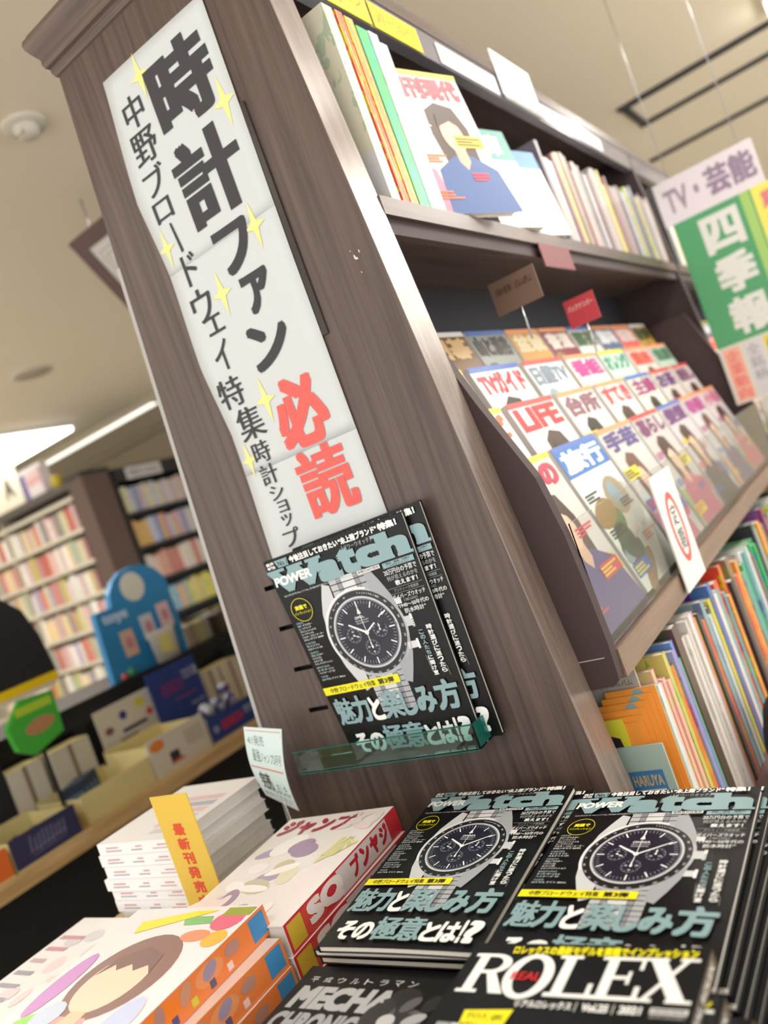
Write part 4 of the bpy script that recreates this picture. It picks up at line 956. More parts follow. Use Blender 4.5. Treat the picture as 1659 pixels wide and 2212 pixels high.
# stepped rack, three rows
rack = [('front', -.418, .973, .22, .27, .27), ('second', -.460, 1.051, .21, .285, .27), ('third', -.500, 1.126, .21, .29, .27), ('rear', -.542, 1.206, .19, .29, .27)]
TI = {'front': [('きもの', 'd6cfca', 'c03a5a', 1), ('旅行', 'e9efe4', 'e8eef4', 0), ('手芸', 'cfcac8', '5a4a8a', 1), ('暮らし', 'c8c2c0', '7a3a6a', 1), ('髪型', 'd0c6c8', '6a3a7a', 1), ('春服', 'ccccd0', 'b04a90', 1), ('小物', 'd8ccd0', 'd07a9a', 1)],
      'second': [('テレビ', 'f2ece8', 'ef6a2a', 1), ('LIFE', 'f5eeec', 'e2262e', 1), ('台所', 'e6e2e0', '8a5a6a', 1), ('すてき', 'ece2e0', 'e2484a', 1), ('主婦', 'dfe6d4', 'a03a7a', 1), ('お茶', 'd8d0cc', '6a3a7a', 1), ('着回し', 'dcd4d4', '7a3a6a', 1)],
      'third': [('ザテレビ', 'f4e6e8', 'e0508a', 1), ('TVガイド', 'f6f1ee', 'd23a4a', 1), ('日経TV', 'e9ecef', '7a8a9a', 0), ('番組', 'f0efe8', 'c03a90', 0), ('オレンジ', 'cfe4da', '3a9a7a', 0), ('銀座', 'f0d8d0', 'e8584a', 1), ('健康', 'c4d8c8', '4a7a5a', 0)],
      'rear': [('料理', 'a8c48a', '4a7a3a', 0), ('囲碁', '7a5a40', 'd8b88a', 0), ('山と渓谷', '9aa09a', '3a2a20', 0), ('盆栽', 'd8a04a', 'e8d8b0', 0), ('書道', '8a2a40', 'e8dcd4', 0), ('園芸', 'e6e4dc', '4a6a4a', 0), ('趣味', '5a6a8a', 'e8e8f0', 0), ('短歌', 'e05a54', 'f0d8d4', 0), ('散歩', 'c89a3a', '2a4a2a', 0)]}
CN = {'旅行': 'green leaflet', 'TVガイド': 'television guide', 'LIFE': 'red-titled magazine'}
for row, xb, zb, W_, H_, tilt in rack:
    y = .098; i = 0; n = len(TI[row]); step = (1.755 - .098) / n
    for ttl, bg, tc, sk in TI[row]:
        lab = CN.get(ttl, 'magazine with a portrait' if sk else 'magazine') + ' in the %s row of the rack, %s from the end panel' % (row, ORD[i])
        face_out('magazine', lab, 'magazines on the stepped rack', y + .004, xb, zb, min(W_, step - .012), H_, .007 + .004 * (i % 3), tilt, rand_cover(min(W_, step - .012), H_, i * 13 + len(row), ttl, bg, tc, bool(sk)), 0)
        y += step; i += 1
    y = 1.86; j = 0
    for k in range(6):
        ttl, bg, tc, sk = TI[row][(k + 3) % n]
        face_out('magazine', '%s magazine in the %s row of the far rack beyond the plum divider' % (ORD[k], row), 'magazines on the far rack', y, xb, zb, W_, H_, .012, tilt, rand_cover(W_, H_, k * 7 + 3, ttl, bg, tc, bool(sk)), 0); y += .25
# tags on the rack
def tag_card(label, pos, w, h, col, txt, tcol, axes, cat='tag'):
    t = thing('rack_tag', label, cat, pos, axes, 'tags on the rack')
    cd_ = MB().box((-w / 2, 0, -.001), (w / 2, h, .001)).build('card', mat('tag_' + col, col, rough=.5), t)
    if txt: PB().text(txt, (-w * .42, h * .55, w * .42, h * .78), tcol, .02).build('lettering', cd_, lambda a, b, h_: (a, b, .001 + h_), PRINT)
    MB().tube((0, 0, 0), (0, -.06, 0), .0018, 6).build('stem', METAL, t)
fx = ((1, 0, 0), (0, 0, 1), (0, -1, 0)); fy = ((0, 1, 0), (0, 0, 1), (1, 0, 0))
tag_card('red tag with white lettering standing above the rack magazines', (-.472, .70, 1.437), .062, .055, 'c2404a', 'バックナンバー', 'f0d4d0', fx)
tag_card('brownish sign card at the back of the top rack row', (-.512, .50, 1.487), .09, .06, '7d6558', '雑誌', '5a4038', fx)
t = thing('shelf_tag', 'dim red tag hanging beneath the upper shelf', 'tag', (xr(1.6) + .003, .60, 1.552), None, 'tags on the rack')
MB().box((0, 0, 0), (.002, .17, .046)).build('card', mat('dull_red_card', '7c4046', rough=.5), t)
t = thing('notice_strip', 'tall white notice strip with a red oval hanging at the rack lip', 'sign', (-.388, .435, .935))
MB().box((0, 0, 0), (.003, .14, .198)).build('strip', mat('strip_white', 'e6e4e0', rough=.45), t)
p = PB()
for k in range(32):
    a, b = 2 * math.pi * k / 32, 2 * math.pi * (k + 1) / 32
    q_ = lambda u, s_: (.07 + (.040 if s_ else .028) * math.cos(u), .10 + (.062 if s_ else .050) * math.sin(u)); p.poly([q_(a, 0), q_(a, 1), q_(b, 1), q_(b, 0)], 'd4544c')
p.text('定', (.052, .102, .088, .14), '4a4a50', .02).text('期', (.052, .06, .088, .098), '4a4a50', .02)
p.build('printed_oval', t, lambda a, b, h: (.003 + h, a, b), PRINT)
# bottom shelf: divider card, orange cards, books with spines out
ZB = .601
t = thing('shelf_divider', 'pale green divider board printed HARUYA at the start of the bottom shelf', 'divider', (-.47, .094, ZB))
MB().box((0, 0, 0), (.085, .004, .232)).build('board', mat('pale_green_board', 'a3bdb8', rough=.4), t)
p = PB(); p.rect(.028, .10, .074, .198, '3f7fbb').lay(2).rect(.031, .10, .071, .172, 'dcdfe0').text('HARUYA', (.031, .177, .071, .192), 'c9b48c', .03).lay(3).text('T', (.040, .128, .062, .162), '26282a', .06)
p.build('lettering', t, lambda a, b, h: (a, -h, b), PRINT)
for k in range(6):
    t = thing('orange_card', '%s orange leaflet in the bundle behind the divider board' % ORD[k], 'leaflet', (-.478 + .0065 * k, .100 + .003 * k, ZB), None, 'orange leaflets behind the divider board')
    MB().box((0, 0, 0), (.07, .0022, .262 + .008 * k)).build('sheet', mat('orange_card', 'e8963a', rough=.5), t)
    if k > 2: PB().ell(.045, .25 + .008 * k, .009, .011, '7aa3ac', 16).rect(.035, .19, .055, .205, 'ecd8c0').build('printed_spots', t, lambda a, b, h: (a, -h, b), PRINT)['kind'] = 'stuff'
t = thing('yellow_leaflet', 'lime-yellow leaflet with a small dark-capped portrait in front of the orange leaflets', 'leaflet', (-.475, .0975, ZB))
MB().box((0, 0, 0), (.048, .002, .27)).build('sheet', mat('lime_sheet', 'd3d23c', rough=.5), t)
p = PB(); p.ell(.024, .222, .0145, .0155, 'd2a088', 18).lay(2).poly([(.009, .228), (.039, .228), (.037, .244), (.024, .249), (.011, .244)], '2a2828').text('本', (.012, .252, .024, .264), '2a2a20', .02)
p.build('printed_portrait', t, lambda a, b, h: (a, -h, b), PRINT)
t = thing('photo_album', 'grey album sheet with small lettering behind the orange leaflets', 'album', (-.475, .121, ZB))
MB().box((0, 0, 0), (.078, .004, .326)).build('sheet', mat('grey_sheet', 'a8a49c', rough=.6), t)
PB().text('演フォトアルバム', (.006, .305, .07, .314), '5a4038', .01).build('lettering', t, lambda a, b, h: (a, -h, b), PRINT)
bs = [(.014, 'd9e4e4'), (.012, 'e8e8dc'), (.012, 'cfe0dc'), (.012, 'e6a0a0'), (.010, 'eec0b8'), (.012, 'e9a8a0'), (.012, 'e3b0a4'), (.014, 'cabf6a'), (.014, 'd6cc84'), (.016, 'e07830'), (.014, '8f98c8'), (.014, '5f86c8'), (.012, '7fae8a'), (.03, '5b4842'), (.014, 'd4ccc8'), (.014, 'dcd6d0'), (.014, 'cdc5c2'), (.016, 'd8d0cc'), (.016, 'e2dcd8'), (.018, 'c78aa4'), (.016, 'd4a23a'), (.014, '3a3a44'), (.02, 'c8403a'), (.02, '86a8ac'), (.016, 'c9d2d4'), (.018, '3a4048'), (.02, 'd9c23c'), (.02, '4a6fb0'), (.02, 'ded6d2')]
y = .128
r = random.Random(4)
for i, (tt, c) in enumerate(bs):
    spine_out('%s upright book from the divider board on the bottom shelf' % ORD[i], 'books on the bottom shelf', y + tt, -.386 - r.uniform(0, .008), ZB, .18, r.uniform(.27, .312) if i not in (13,) else .318, tt - .0006, c, -.03 if i > 6 else 0); y += tt + (.0005 if i != 6 else .0105)
i0 = len(bs); i = 0
while y < 1.74:
    tt = r.uniform(.014, .034); c, n = BXC[r.randrange(len(BXC))]
    spine_out('%s book, %s beyond the blue and white books on the bottom shelf' % (n, ORD[i]), 'books on the bottom shelf', y + tt, -.39 - r.uniform(0, .01), ZB, .18, r.uniform(.25, .31), tt - .0006, c, -.03); y += tt + .0005; i += 1
t = thing('black_bag', 'dark black bag slumped at the edge of the bottom shelf', 'bag', (-.31, .47, ZB))
m = MB(); m.lathe([(.0, .0), (.075, .0), (.085, .03), (.08, .08), (.06, .12), (.03, .135), (0, .14)], n=20); m.v = [(v[0] * .55, v[1] * 1.4, v[2]) for v in m.v]; m.build('body', mat('black_nylon', '151416', rough=.7), t)
MB().tube((0, -.04, .13), (0, -.02, .17), .004).tube((0, -.02, .17), (0, .02, .17), .004).tube((0, .02, .17), (0, .04, .13), .004).build('handle', MATS['black_nylon'], t)

# green banner hanging beyond the divider
GY = 1.74
a = onY((1415, 425), GY); b = onY((1606, 330), GY)
gx0, gx1 = a.x, a.x + .30
t = thing('hanging_banner', 'hanging banner with white header, green field and yellow side strip', 'banner', (gx0, GY, 1.15))
def gz(p_): return onY(p_, GY).z - 1.15
zt_, zh, zg, zb_ = .70, .57, .175, .0
MB().box((0, -.002, zh), (.285, .002, zt_)).build('header', mat('banner_white', 'd9d2da', rough=.5), t)
MB().box((.02, -.002, zb_), (.32, .002, zh)).build('field', mat('banner_green', '4f9a6a', rough=.5), t)
p = PB(); f2 = lambda x, z, h: (x, -.002 - h, z)
p.text('TV・', (.02, zh + .03, .12, zt_ - .03), '9a8a9c', .03).text('芸能', (.14, zh + .025, .275, zt_ - .02), '8d7a92', .04)
for i, ch in enumerate('四季報'): p.text(ch, (.085, .44 - i * .125, .195, .55 - i * .125), 'd6d8d4', .045)
p.rect(.21, zg, .235, zh, '9cc26a').rect(.24, .25, .32, zh, 'e2d860')
for i, ch in enumerate('業界地図'): p.lay(2).text(ch, (.258, .50 - i * .07, .30, .55 - i * .07), 'cf6a80', .03)
p.lay(2).rect(.02, 0, .32, zg, 'cfcfc4')
for k, (c, tc, tx) in enumerate((('e6a890', 'd86a70', '企業動向'), ('c9c9cc', '9a9aa0', '全銘柄'), ('dcc840', 'b08a1a', 'の大調査'), ('bcbcc4', '8a8a94', '最新版'), ('dcd44a', 'c25a78', '今期予想'))):
    p.lay(3).rect(.03 + k * .058, .006, .078 + k * .058, zg - .008, c)
    for i, ch in enumerate(tx): p.lay(4).text(ch, (.036 + k * .058, zg - .05 - i * .038, .072 + k * .058, zg - .016 - i * .038), tc, .02)
p.build('printed_face', t, f2, PRINT)
MB().tube((.05, 0, zt_), (.05, 0, CEIL - 1.15), .0015, 6).build('hanging_wire', METAL, t)
MB().tube((.25, 0, zt_), (.25, 0, CEIL - 1.15), .0015, 6).build('hanging_wire', METAL, t)
for k, (px_, r_) in enumerate((((1392, 372), .03), ((1372, 352), .016))):
    c = onY(px_, 2.4)
    t = thing('spot_lamp', '%s round glowing lamp above the far bookcase section' % ('larger' if k == 0 else 'smaller'), 'lamp', (c.x, c.y, c.z), None, 'small glowing lamps')
    MB().lathe([(0, -r_), (r_ * .7, -r_ * .7), (r_, 0), (r_ * .7, r_ * .7), (0, r_)], n=18).build('bulb', mat('lit_bulb', 'ffffff', emit='fff4e4', strength=12), t)
    MB().tube((0, 0, -r_ * .9), (0, 0, 2.02 - c.z), .006, 8).build('stem', METAL, t)

# ================================================================== left: counter with boxes of capsule toys
CZ = .655; CXF = -2.19
CT = thing('counter', 'long low counter with a pale wooden edge and black base, left of the bookcase', 'counter', (-2.5, .7, 0))
def ct(m, n, mt, bevel=0): m.v = [(v[0] + 2.5, v[1] - .7, v[2]) for v in m.v]; return m.build(n, mt, CT, bevel=bevel)
ct(MB().box((-2.60, -1.6, CZ - .045), (CXF, 2.6, CZ)), 'worktop', TAN, .003)
ct(MB().box((-2.595, -1.55, 0), (-2.26, 2.55, CZ - .045)), 'base', BLACK)
US = thing('black_shelf', 'black raised shelf board running above the back of the counter', 'shelf', (-2.75, .8, 0))
def us(m, n, mt): m.v = [(v[0] + 2.75, v[1] - .8, v[2]) for v in m.v]; return m.build(n, mt, US)
us(MB().box((-3.05, -.9, .87), (-2.602, 2.4, .948)), 'board', BLACK)
for y in (.10, .72, 1.98): us(MB().box((-2.645, y, 0), (-2.605, y + .05, .87)), 'post', BLACK)
us(MB().box((-2.70, -.9, 0), (-2.66, 2.4, .87)), 'back_leg_panel', BLACK)
def open_box(label, y0, y1, x0, x1, h, m_in, m_front, hb=None, art=None, group='display boxes on the counter', name='display_box'):
    t = thing(name, label, 'box', ((x0 + x1) / 2, (y0 + y1) / 2, CZ), None, group); w, d, k = (y1 - y0) / 2, (x1 - x0) / 2, .004
    MB().box((-d, -w, 0), (d, w, k)).build('bottom', m_in, t)
    MB().box((d - k, -w, k), (d, w, h)).build('front_panel', m_front, t)
    MB().box((-d, -w, k), (-d + k, w, hb or h)).build('back_panel', m_in if not hb else m_front, t)
    for s_ in (-1, 1): MB().box((-d + k, s_ * w - (k if s_ > 0 else 0), k), (d - k, s_ * w + (k if s_ < 0 else 0), h * .92)).build('side_panel', m_in, t)
    if art: art.build('printed_front', t, lambda a, b, hh: (d + hh, a, b), PRINT)
    return t
BB = mat('bosch_blue_card', '2c3f7e', rough=.4)
p = PB(); p.text('BOSCH', (-.062, .030, .045, .062), 'b8304a', .05).ring(-.092, .045, .010, .012, 'c9ccd8', 20).text('H', (-.097, .039, -.087, .051), 'c9ccd8', .03)
p.text('MINIATURE', (.058, .056, .100, .066), 'd4d8e4', .01).text('COLLECTION', (.058, .042, .100, .052), 'd4d8e4', .01).text('2', (.103, .042, .113, .066), 'e4e8f0', .03)
t = open_box('blue printed capsule toy box lettered BOSCH at the right end of the counter', .965, 1.205, -2.47, -2.235, .092, CARDB, BB, .292, p)
p = PB(); p.text('BOSCH', (-.07, .19, .03, .235), '7a3070', .05).text('MINIATURE', (.04, .238, .10, .252), 'c9cde0', .01).text('COLLECTION', (.04, .22, .10, .233), 'c9cde0', .01).text('2', (.102, .222, .113, .252), 'e4e8f0', .03)
for k in range(5): p.rect(-.02 + k * .022, .16, -.01 + k * .022, .166, 'b04a60')
p.text('Capsule ￥500', (.04, .115, .105, .13), 'c9cde0', .01)
MB().box((-.11, -.112, .004), (.112, .112, .034)).build('insert', CARDB, t)
p.build('printed_header', t, lambda a, b, hh: (-.1175 + .0042 + hh, a, b), PRINT)
CAPS = mat('silver_capsule_shell', 'a9abb4', rough=.2, metal=.2); CAPB = mat('blue_capsule_band', '34346e', rough=.3); CAPR = mat('red_capsule_print', 'b03a5a', rough=.4)
rr = random.Random(2)
R_ = .0245
cap_mesh = MB()
prof_ = [(R_ * math.sin(a_ * math.pi / 14), -R_ * math.cos(a_ * math.pi / 14)) for a_ in range(15)]
cap_mesh.lathe(prof_, n=20); cap_mesh = cap_mesh.mesh('shell', CAPS)
band = MB(); band.lathe([(R_ * .93, -.010), (R_ * 1.015, -.005), (R_ * 1.02, .006), (R_ * .96, .0095)], n=20); band = band.mesh('band', CAPB)
lett = PB(); 
pos = [(-2.27, .995, 0), (-2.272, 1.052, 0), (-2.268, 1.108, 0), (-2.272, 1.165, 0), (-2.325, 1.02, 0), (-2.328, 1.078, 0), (-2.325, 1.138, 0), (-2.38, .998, 0), (-2.382, 1.056, 0), (-2.38, 1.115, 0), (-2.384, 1.17, 0), (-2.30, 1.045, 1), (-2.30, 1.10, 1), (-2.298, 1.152, 1), (-2.352, 1.13, 1), (-2.352, 1.075, 1), (-2.33, 1.17, 2)]
for k, (x, y, l) in enumerate(pos):
    t = thing('toy_capsule', '%s silver and blue capsule in the blue box' % ORD[k], 'capsule', (x, y, CZ + .036 + R_ + l * .040), None, 'capsules in the blue box')
    t.rotation_euler = (rr.uniform(-1, 1), rr.uniform(-1, 1), rr.uniform(0, 6))
    link('shell', cap_mesh, t); link('band', band, t)
    PB().text('BOSCH', (-.6, -.005, .6, .005), 'd04a68', .05).build('lettering', t, lambda a, b, hh: ((R_ * 1.03) * math.cos(a), (R_ * 1.03) * math.sin(a), b), PRINT)
p = PB()
p.rect(-.05, .02, -.01, .06, '3a3634').rect(-.045, .02, .005, .03, 'c8683a').ell(-.085, .10, .03, .018, 'e0853a', 18)
for k in range(5): p.rect(.03, .05 + k * .011, .11, .056 + k * .011, 'b3aa98')
open_box('cream box with an orange mark and small print in the middle of the counter', .705, .953, -2.46, -2.235, .125, CARDB, CREAMB, None, p)
t = thing('header_card', 'pale printed header card with blue, yellow and red dots behind the cream box', 'card', (-2.50, .74, CZ))
MB().box((0, 0, 0), (.004, .26, .25)).build('card', CREAMB, t)
p = PB(); p.ell(.11, .20, .016, .016, '38388a', 16).ell(.19, .215, .022, .016, 'd0c83a', 16).ell(.22, .17, .015, .014, 'c9564a', 16).ell(.04, .17, .018, .014, '7a5450', 16).rect(.09, .14, .2, .155, '4a4450').rect(.07, .115, .15, .128, '8a8074')
p.build('printed_dots', t, lambda a, b, hh: (.004 + hh, a, b), PRINT)
open_box('plain yellow-cream open cardboard tray on the counter', .44, .70, -2.47, -2.235, .086, CARDB, CARDB)
for k in range(4):
    t = thing('blister_pack', '%s dark blue toy packet in the plain cardboard tray' % ORD[k], 'packet', (-2.36 - .02 * k, .50 + .03 * k, CZ + .004), None, 'packets in the plain tray')
    MB().box((-.008, -.04, 0), (.008, .04, .10)).build('pack', mat('navy_packet', '2f3f5e', rough=.3), t, bevel=.003); MB().box((.008, -.03, .02), (.0095, .03, .07)).build('label', mat('steel_blue_label', '5a7ea0', rough=.4), t)
p = PB(); rr = random.Random(6)
for k in range(9): p.line((-.05 + k * .013, .025 + rr.uniform(0, .01)), (-.044 + k * .013, .06 + rr.uniform(0, .015)), .003, '8a86a4')
p.line((-.055, .03), (.06, .04), .002, '8a86a4').line((-.05, .02), (.05, .024), .002, '77739a')
open_box('dark purple toy box with pale script lettering at the left end of the counter', .19, .395, -2.44, -2.205, .088, CARDB, mat('dark_purple_card', '353252', rough=.5), None, p)
for k in range(9):
    t = thing('toy_capsule', '%s blue and white capsule in the dark purple box' % ORD[k], 'capsule', (-2.245 - .058 * (k // 3), .232 + .06 * (k % 3), CZ + .004 + R_), None, 'capsules in the dark purple box')
    link('shell', cap_mesh, t); MB().lathe([(R_ * .9, .002), (R_ * 1.02, .004), (R_ * .8, .020), (R_ * .3, .027), (0, .028)], n=16).build('cap', mat('navy_cap' if k % 2 else 'steel_cap', '26364e' if k % 2 else '4f6d8c', rough=.3), t)
open_box('cream box with an orange front panel at the far left of the counter', -.06, .18, -2.42, -2.205, .08, CARDB, mat('orange_panel', 'd86a2c', rough=.5))
# white boxes under the shelf
for k, (y0, y1, zz) in enumerate(((.40, .52, .20), (.55, .70, .195), (1.24, 1.33, .2), (1.35, 1.45, .2))):
    t = thing('white_carton', '%s pale carton under the black shelf at the back of the counter' % ORD[k], 'carton', (-2.545, (y0 + y1) / 2, CZ), None, 'pale cartons under the black shelf'); w = (y1 - y0) / 2
    MB().box((-.05, -w, 0), (.045, w, zz)).build('body', CREAMB, t); MB().box((-.05, -w, zz), (.045, w, zz + .002)).build('lid', CARDB, t); MB().box((.045, -.008, .02), (.0455, .008, zz)).build('tape', mat('brown_tape', '8a7a68', rough=.4), t)
# green toy bag and dark display with yellow band
t = thing('toy_pack', 'bright green printed pack with a red-brown mark hanging at the far left', 'pack', (-2.31, .43, .90))
MB().prism([(-.085, .10), (-.02, .165), (.085, .155), (.075, .03), (-.03, .0), (-.075, .03)], -.012, .012, 'x').build('pouch', mat('bright_green_pack', '46a63c', rough=.4), t)
p = PB(); p.ell(.012, .075, .05, .022, 'b0805c', 18, rot=.1).rect(-.05, .12, .07, .145, 'a9c63a').build('print', t, lambda a, b, hh: (.012 + hh, a, b), PRINT)
MB().box((-.004, -.004, -.245), (.004, .004, .0)).build('post', BLACKP, t)
t = thing('display_stand', 'tall black display stand with a bright yellow band at the far left edge', 'stand', (-2.52, .515, CZ))
MB().prism([(-.4, .0), (-.12, .0), (-.12, .41), (.165, .41), (.15, .56), (.12, .66), (.05, .73), (-.4, .76)], -.06, .02, 'x').build('body', mat('black_fabric', '1e1e24', rough=.8), t)
MB().box((.02, -.25, .41), (.03, .155, .438)).build('yellow_band', mat('bright_yellow_band', 'f0cc1e', rough=.4), t)
MB().box((.02, -.25, .395), (.029, .14, .41)).build('pale_band', mat('pale_band', 'd8d0c0', rough=.5), t)
# things on the black shelf
SZ = .948
t = thing('cardboard_display', 'blue rounded cardboard display with white disc and cards on the black shelf', 'display', (-2.66, 1.16, SZ))
out = [(-.19, .0), (.19, .0), (.20, .12), (.20, .26)] + [(.06 + .15 * math.cos(a_), .27 + .13 * math.sin(a_)) for a_ in [k * math.pi / 8 for k in range(0, 8)]] + [(-.09, .27), (-.17, .27), (-.18, .15)]
MB().prism(out, -.015, .015, 'x').build('board', mat('sky_blue_card', '2f86c0', rough=.45), t)
p = PB(); p.ell(.035, .32, .058, .058, 'd8d8cf', 24).text('toys', (-.15, .205, -.03, .25), 'b8d0ee', .05); p.build('printed_disc', t, lambda a, b, hh: (.015 + hh, a, b), PRINT)
for k, (y, z, c) in enumerate(((-.07, .07, 'd8b8a0'), (.04, .10, 'c9ced4'), (.135, .12, 'e0c2cc'))):
    o = MB().box((.015, y - .03, z), (.02, y + .03, z + .10)).build('pocket_card', mat('pocket_' + c, c, rough=.5), t)
    PB().ell(y, z + .05, .018, .025, 'c98a94', 14).build('pocket_print', o, lambda a, b, hh: (.02 + hh, a, b), PRINT)
t = thing('plastic_tub', 'white tub with a yellow label in front of the blue display', 'tub', (-2.612, 1.22, SZ))
m = MB(); m.lathe([(0, 0), (.055, 0), (.062, .11), (.066, .112), (.066, .124), (0, .126)], n=24); m.v = [(v[0] * .16, v[1] * 1.1, v[2]) for v in m.v]; m.build('tub', mat('white_plastic', 'd9d9d4', rough=.35), t)
MB().box((.009, -.03, .03), (.0115, .03, .10)).build('label', mat('soft_yellow_label', 'd8cc80', rough=.5), t)
t = thing('small_toy', 'small red and green toy at the foot of the blue display', 'toy', (-2.61, 1.03, SZ))
MB().lathe([(0, 0), (.018, .004), (.02, .02), (.01, .035), (0, .038)], n=14).build('body', mat('toy_green', '2f7a58', rough=.4), t); MB().lathe([(0, 0), (.012, .004), (.012, .02), (0, .026)], (0, -.035, 0), 12).build('head', mat('toy_red', 'b84a44', rough=.4), t)
def acrylic_case(label, y0, y1, x0, x1, h, cols):
    t = thing('acrylic_case', label, 'case', ((x0 + x1) / 2, (y0 + y1) / 2, SZ), None, 'acrylic cases on the black shelf'); w, d = (y1 - y0) / 2, (x1 - x0) / 2; k = .002
    for a_, b_ in (((d - k, -w, 0), (d, w, h)), ((-d, -w, 0), (-d + k, w, h)), ((-d + k, -w, 0), (d - k, -w + k, h)), ((-d + k, w - k, 0), (d - k, w, h)), ((-d, -w, h), (d, w, h + k))): MB().box(a_, b_).build('pane', CLEAR, t)
    for i, c in enumerate(cols):
        y = y0 + .02 + (y1 - y0 - .03) * i / len(cols); tt = (y1 - y0 - .04) / len(cols)
        q = thing('comic_book', '%s comic inside the %s' % (ORD[i], label.split(' on ')[0]), 'book', ((x0 + x1) / 2 - .03, y, SZ + .001), None, 'comics in the acrylic cases')
        mb = MB().box((-.05, 0, 0), (.05, tt - .001, h * .8)); o = mb.build('cover', SPINE, q); o.color = lin(c) + (1,); MB().box((-.052, .001, .002), (-.05, tt - .002, h * .8 - .002)).build('pages', PAGESW, q)
acrylic_case('left clear acrylic case on the black shelf', 1.37, 1.55, -2.80, -2.605, .105, ('d6b4a4', 'cba894', 'd8c48a', 'c9b8a8'))
acrylic_case('right clear acrylic case on the black shelf', 1.56, 1.76, -2.80, -2.605, .105, ('7a5a50', '8a4a44', '5a4038', 'c07a4a'))
t = thing('plastic_bin', 'black plastic bin on the black shelf\'s front ledge near the end panel', 'bin', (-2.53, 1.62, .80))
MB().prism([(-.06, .0), (.045, .0), (.05, .09), (-.06, .09)], -.16, .16, 'y').build('body', BLACKP, t, bevel=.004); MB().box((-.065, -.165, .09), (.055, .165, .10)).build('rim', BLACKP, t)
MB().box((-.05, -.1, -.145), (-.03, .1, 0)).build('bracket', BLACKP, t)

# ================================================================== far bookcases
FX, FY = -4.76, 2.80
CORN = thing('corner_post', 'dark brown corner post between the far comic shelves and the black shelves', 'post', (FX, FY, 0))
MB().box((-.17, -.02, 0), (.0, .22, 2.14)).build('post', mat('brown_post', '5d4a43', rough=.55), CORN, bevel=.004)
MB().box((-.18, -.03, 2.14), (.01, .23, 2.16)).build('cap', BLACK, CORN)
MZ = [.62 + .235 * k for k in range(7)]
MC = thing('comic_bookcase', 'wide cream bookcase packed with comics at the far left', 'bookcase', (-6.2, FY, 0))
def mc(m, n, mt): m.v = [(v[0] + 6.2, v[1] - FY, v[2]) for v in m.v]; return m.build(n, mt, MC)
CRM = mat('cream_shelf', 'b8b09c', rough=.6)
mc(MB().box((-7.9, FY + .20, 0), (FX - .18, FY + .22, 2.13)), 'back_board', CRM)
for z in MZ: mc(MB().box((-7.9, FY, z - .02), (FX - .18, FY + .20, z)), 'shelf', CRM)
for x in (-7.9, -6.75, -5.9, FX - .19): mc(MB().box((x, FY - .002, 0), (x + .02, FY + .2, 2.13)), 'upright', CRM)
mc(MB().box((-7.9, FY - .01, 2.09), (FX - .18, FY + .2, 2.15)), 'top_board', mat('grey_brown_top', '55504a', rough=.5))
mc(MB().box((-7.9, FY + .01, 0), (FX - .18, FY + .19, .60)), 'base', CRM)
SV = {}
def sized(kind, w, d, h):
    """shared mesh of a small bound volume: U-shaped cover round a page block, rounded to a few sizes"""
    k_ = (kind, round(w * 200), round(h * 100))
    if k_ not in SV:
        w, h, c, m = k_[1] / 200 - .0008, k_[2] / 100, .0018, MB()
        if kind == 'y':     # spine towards -Y
            m.box((0, 0, 0), (w, c, h)).box((0, c, 0), (c, d, h)).box((w - c, c, 0), (w, d, h)).box((c, c, .002), (w - c, d - .003, h - .002), 1)
        else:               # spine towards +X
            m.box((0, 0, 0), (d, c, h)).box((0, w - c, 0), (d, w, h)).box((d - c, c, 0), (d, w - c, h)).box((.003, c, .002), (d - c, w - c, h - .002), 1)
        SV[k_] = m.mesh('volume', [SPINE, PAGESW])
    return SV[k_], k_[1] / 200
rr = random.Random(31)
pal = ['d8c4c4', 'c9a4a8', 'b98a90', 'e4dcd0', 'd4c8a8', 'b0b4a0', 'a8a0b8', 'c05a62', 'e0b0b4', 'c8b070', '8f8a86', 'ddd8d4', 'e8c8a0', '9fa8a4', 'efe6e2', 'd07a7a']
cnt = 0
for zi, z in enumerate(MZ[:6]):
    for (xa, xb) in ((-6.72, -5.91), (-5.87, FX - .20)):
        x = xa
        while x < xb - .045 and cnt < 296:
            w = rr.uniform(.034, .075); h = rr.uniform(.16, .195)
            if x + w > xb: break
            me_, w = sized('y', w, .14, h); o = link('comic_book', me_, None, (x, FY + .012, z)); o.color = lin(rr.choice(pal)) + (1,)
            tag(o, 'small comic on the %s shelf from the bottom of the far cream bookcase' % ORD[zi], 'book', 'comics in the far cream bookcase'); x += w; cnt += 1
# price strips under each shelf
for z in MZ[1:]: mc(MB().box((-7.9, FY - .004, z - .022), (FX - .19, FY, z + .006)), 'price_rail', mat('price_rail', 'cfc8b4', rough=.5))
# black shelves facing the aisle
DX = FX + .02
DC = thing('dvd_bookcase', 'black bookcase of boxed sets behind the corner post, far left of the end panel', 'bookcase', (DX, 3.6, 0))
def dc(m, n, mt): m.v = [(v[0] - DX, v[1] - 3.6, v[2]) for v in m.v]; return m.build(n, mt, DC)
DZ = [.72, 1.00, 1.27, 1.53, 1.79]
dc(MB().box((DX - .30, FY + .245, 0), (DX - .28, 4.6, 2.12)), 'back_board', BLACK)
for z in DZ: dc(MB().box((DX - .28, FY + .245, z - .03), (DX, 4.6, z)), 'shelf', BLACK)
dc(MB().box((DX - .28, FY + .245, 2.03), (DX + .01, 4.6, 2.13)), 'top_board', BLACK)
dc(MB().box((DX - .28, FY + .245, .0), (DX, 4.6, .69)), 'base', BLACK)
for y in (FY + .225, 4.6): dc(MB().box((DX - .3, y, 0), (DX, y + .02, 2.13)), 'upright', BLACK)
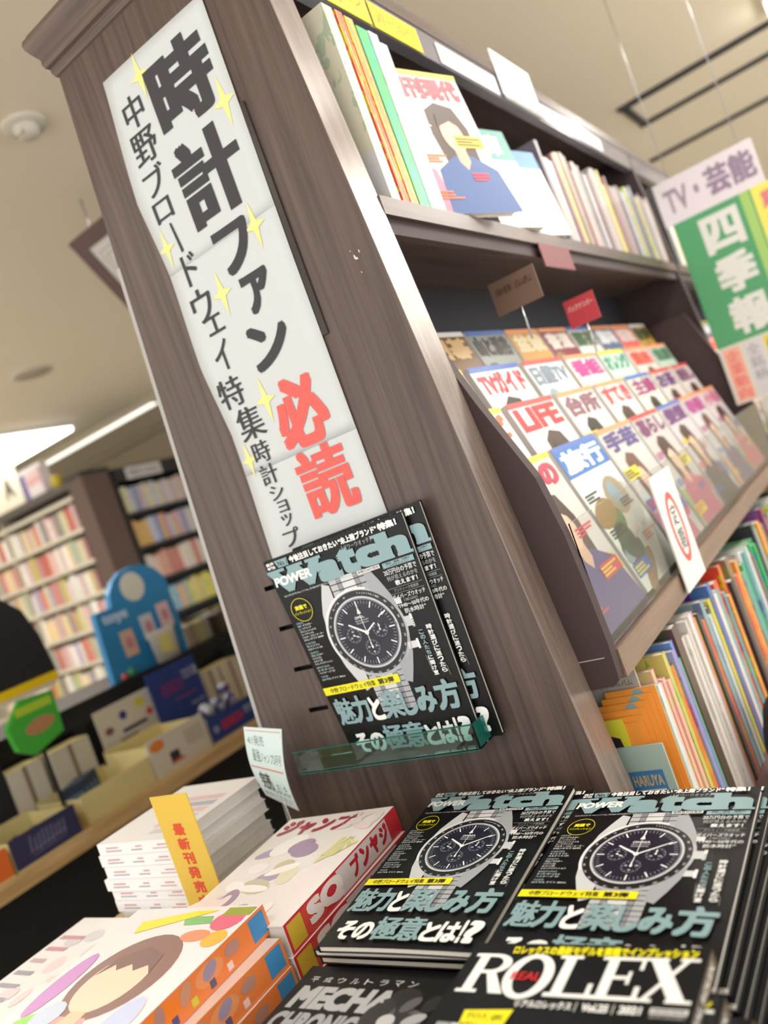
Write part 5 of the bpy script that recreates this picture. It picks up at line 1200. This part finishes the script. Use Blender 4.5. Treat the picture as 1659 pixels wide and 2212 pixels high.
dp = [['c9c6c4', '8f9ab4', 'c4b0c0', 'd2c9a8', 'bcc2d4', 'd6b0b8'], ['d0c4c0', '8a9cc0', 'c8a8b8', 'b8c8d8', 'd8a070', 'c090a8'], ['d8a8a8', 'e0c0bc', 'dcd4d0', 'd89a98', 'c87a80', 'e8d8d4'], ['d8cf9a', 'd0b88a', 'e0d070', 'd4b09a', 'e0c8b0', '8fc0d0'], ['d8a8a8', 'd8c840', 'dcd8d4', '9a6a64', '8a5a50', 'c89a80']]
for zi, z in enumerate(DZ):
    y = FY + .26; i = 0
    while y < 4.5:
        w = rr.uniform(.02, .085) if zi < 2 else rr.uniform(.03, .07); h = rr.uniform(.17, .205)
        c = dp[4 - zi][rr.randrange(6)]
        me_, w = sized('x', w, .15, h); o = link('boxed_set', me_, None, (DX - .17, y, z)); o.color = lin(c) + (1,)
        tag(o, '%s boxed set from the corner post on the %s black shelf' % (ORD[i], ('lowest', 'second lowest', 'middle', 'second highest', 'highest')[zi]), 'boxed set', 'boxed sets on the black shelves'); y += w; i += 1
t = thing('shelf_sign', 'white sign lettered with kanji at the top of the black bookcase', 'sign', (DX + .012, 3.14, 2.03))
MB().box((0, 0, 0), (.006, .34, .09)).build('plate', mat('sign_plate', 'c4c2c4', rough=.5), t); PB().text('映像化人気商品', (.03, .02, .31, .07), '6a666a', .02).build('lettering', t, lambda a, b, hh: (.006 + hh, a, b), PRINT)
# signs on top of the comic bookcase
t = thing('sign_box', 'white, red and purple promotional sign box on top of the comic bookcase', 'sign', (-5.34, FY + .06, 2.15))
MB().box((-.17, -.03, 0), (.13, .03, .23)).build('box', mat('sign_box_white', 'dcd4d4', rough=.5), t)
PB().rect(-.17, 0, -.10, .2, '6a5f94').rect(-.09, .13, .12, .15, 'd08a8c').rect(-.09, .17, .1, .19, 'c8a09c').rect(.09, .0, .13, .2, '9a8090').lay(2).text('新刊', (-.08, .09, .08, .125), 'd07a7a', .03).build('print', t, lambda a, b, hh: (a, -.03 - hh, b), PRINT)
t = thing('yellow_tag', 'small yellow tag on the top edge of the comic bookcase', 'tag', (-5.03, FY - .012, 2.13))
MB().lathe([(0, 0), (.03, .01), (.045, .05), (.03, .09), (0, .1)], n=16).build('tag', mat('mustard_tag', 'b8a428', rough=.5), t)
t = thing('letter_board', 'cream board with a large grey letter A above the far left shelves', 'sign', (-5.95, FY + .1, 2.15))
MB().box((-.25, -.01, 0), (.32, .01, .36)).build('board', mat('cream_board', 'ded6c0', rough=.6), t); PB().text('A', (.12, .1, .25, .26), '5a5650', .05).build('lettering', t, lambda a, b, hh: (a, -.01 - hh, b), PRINT)
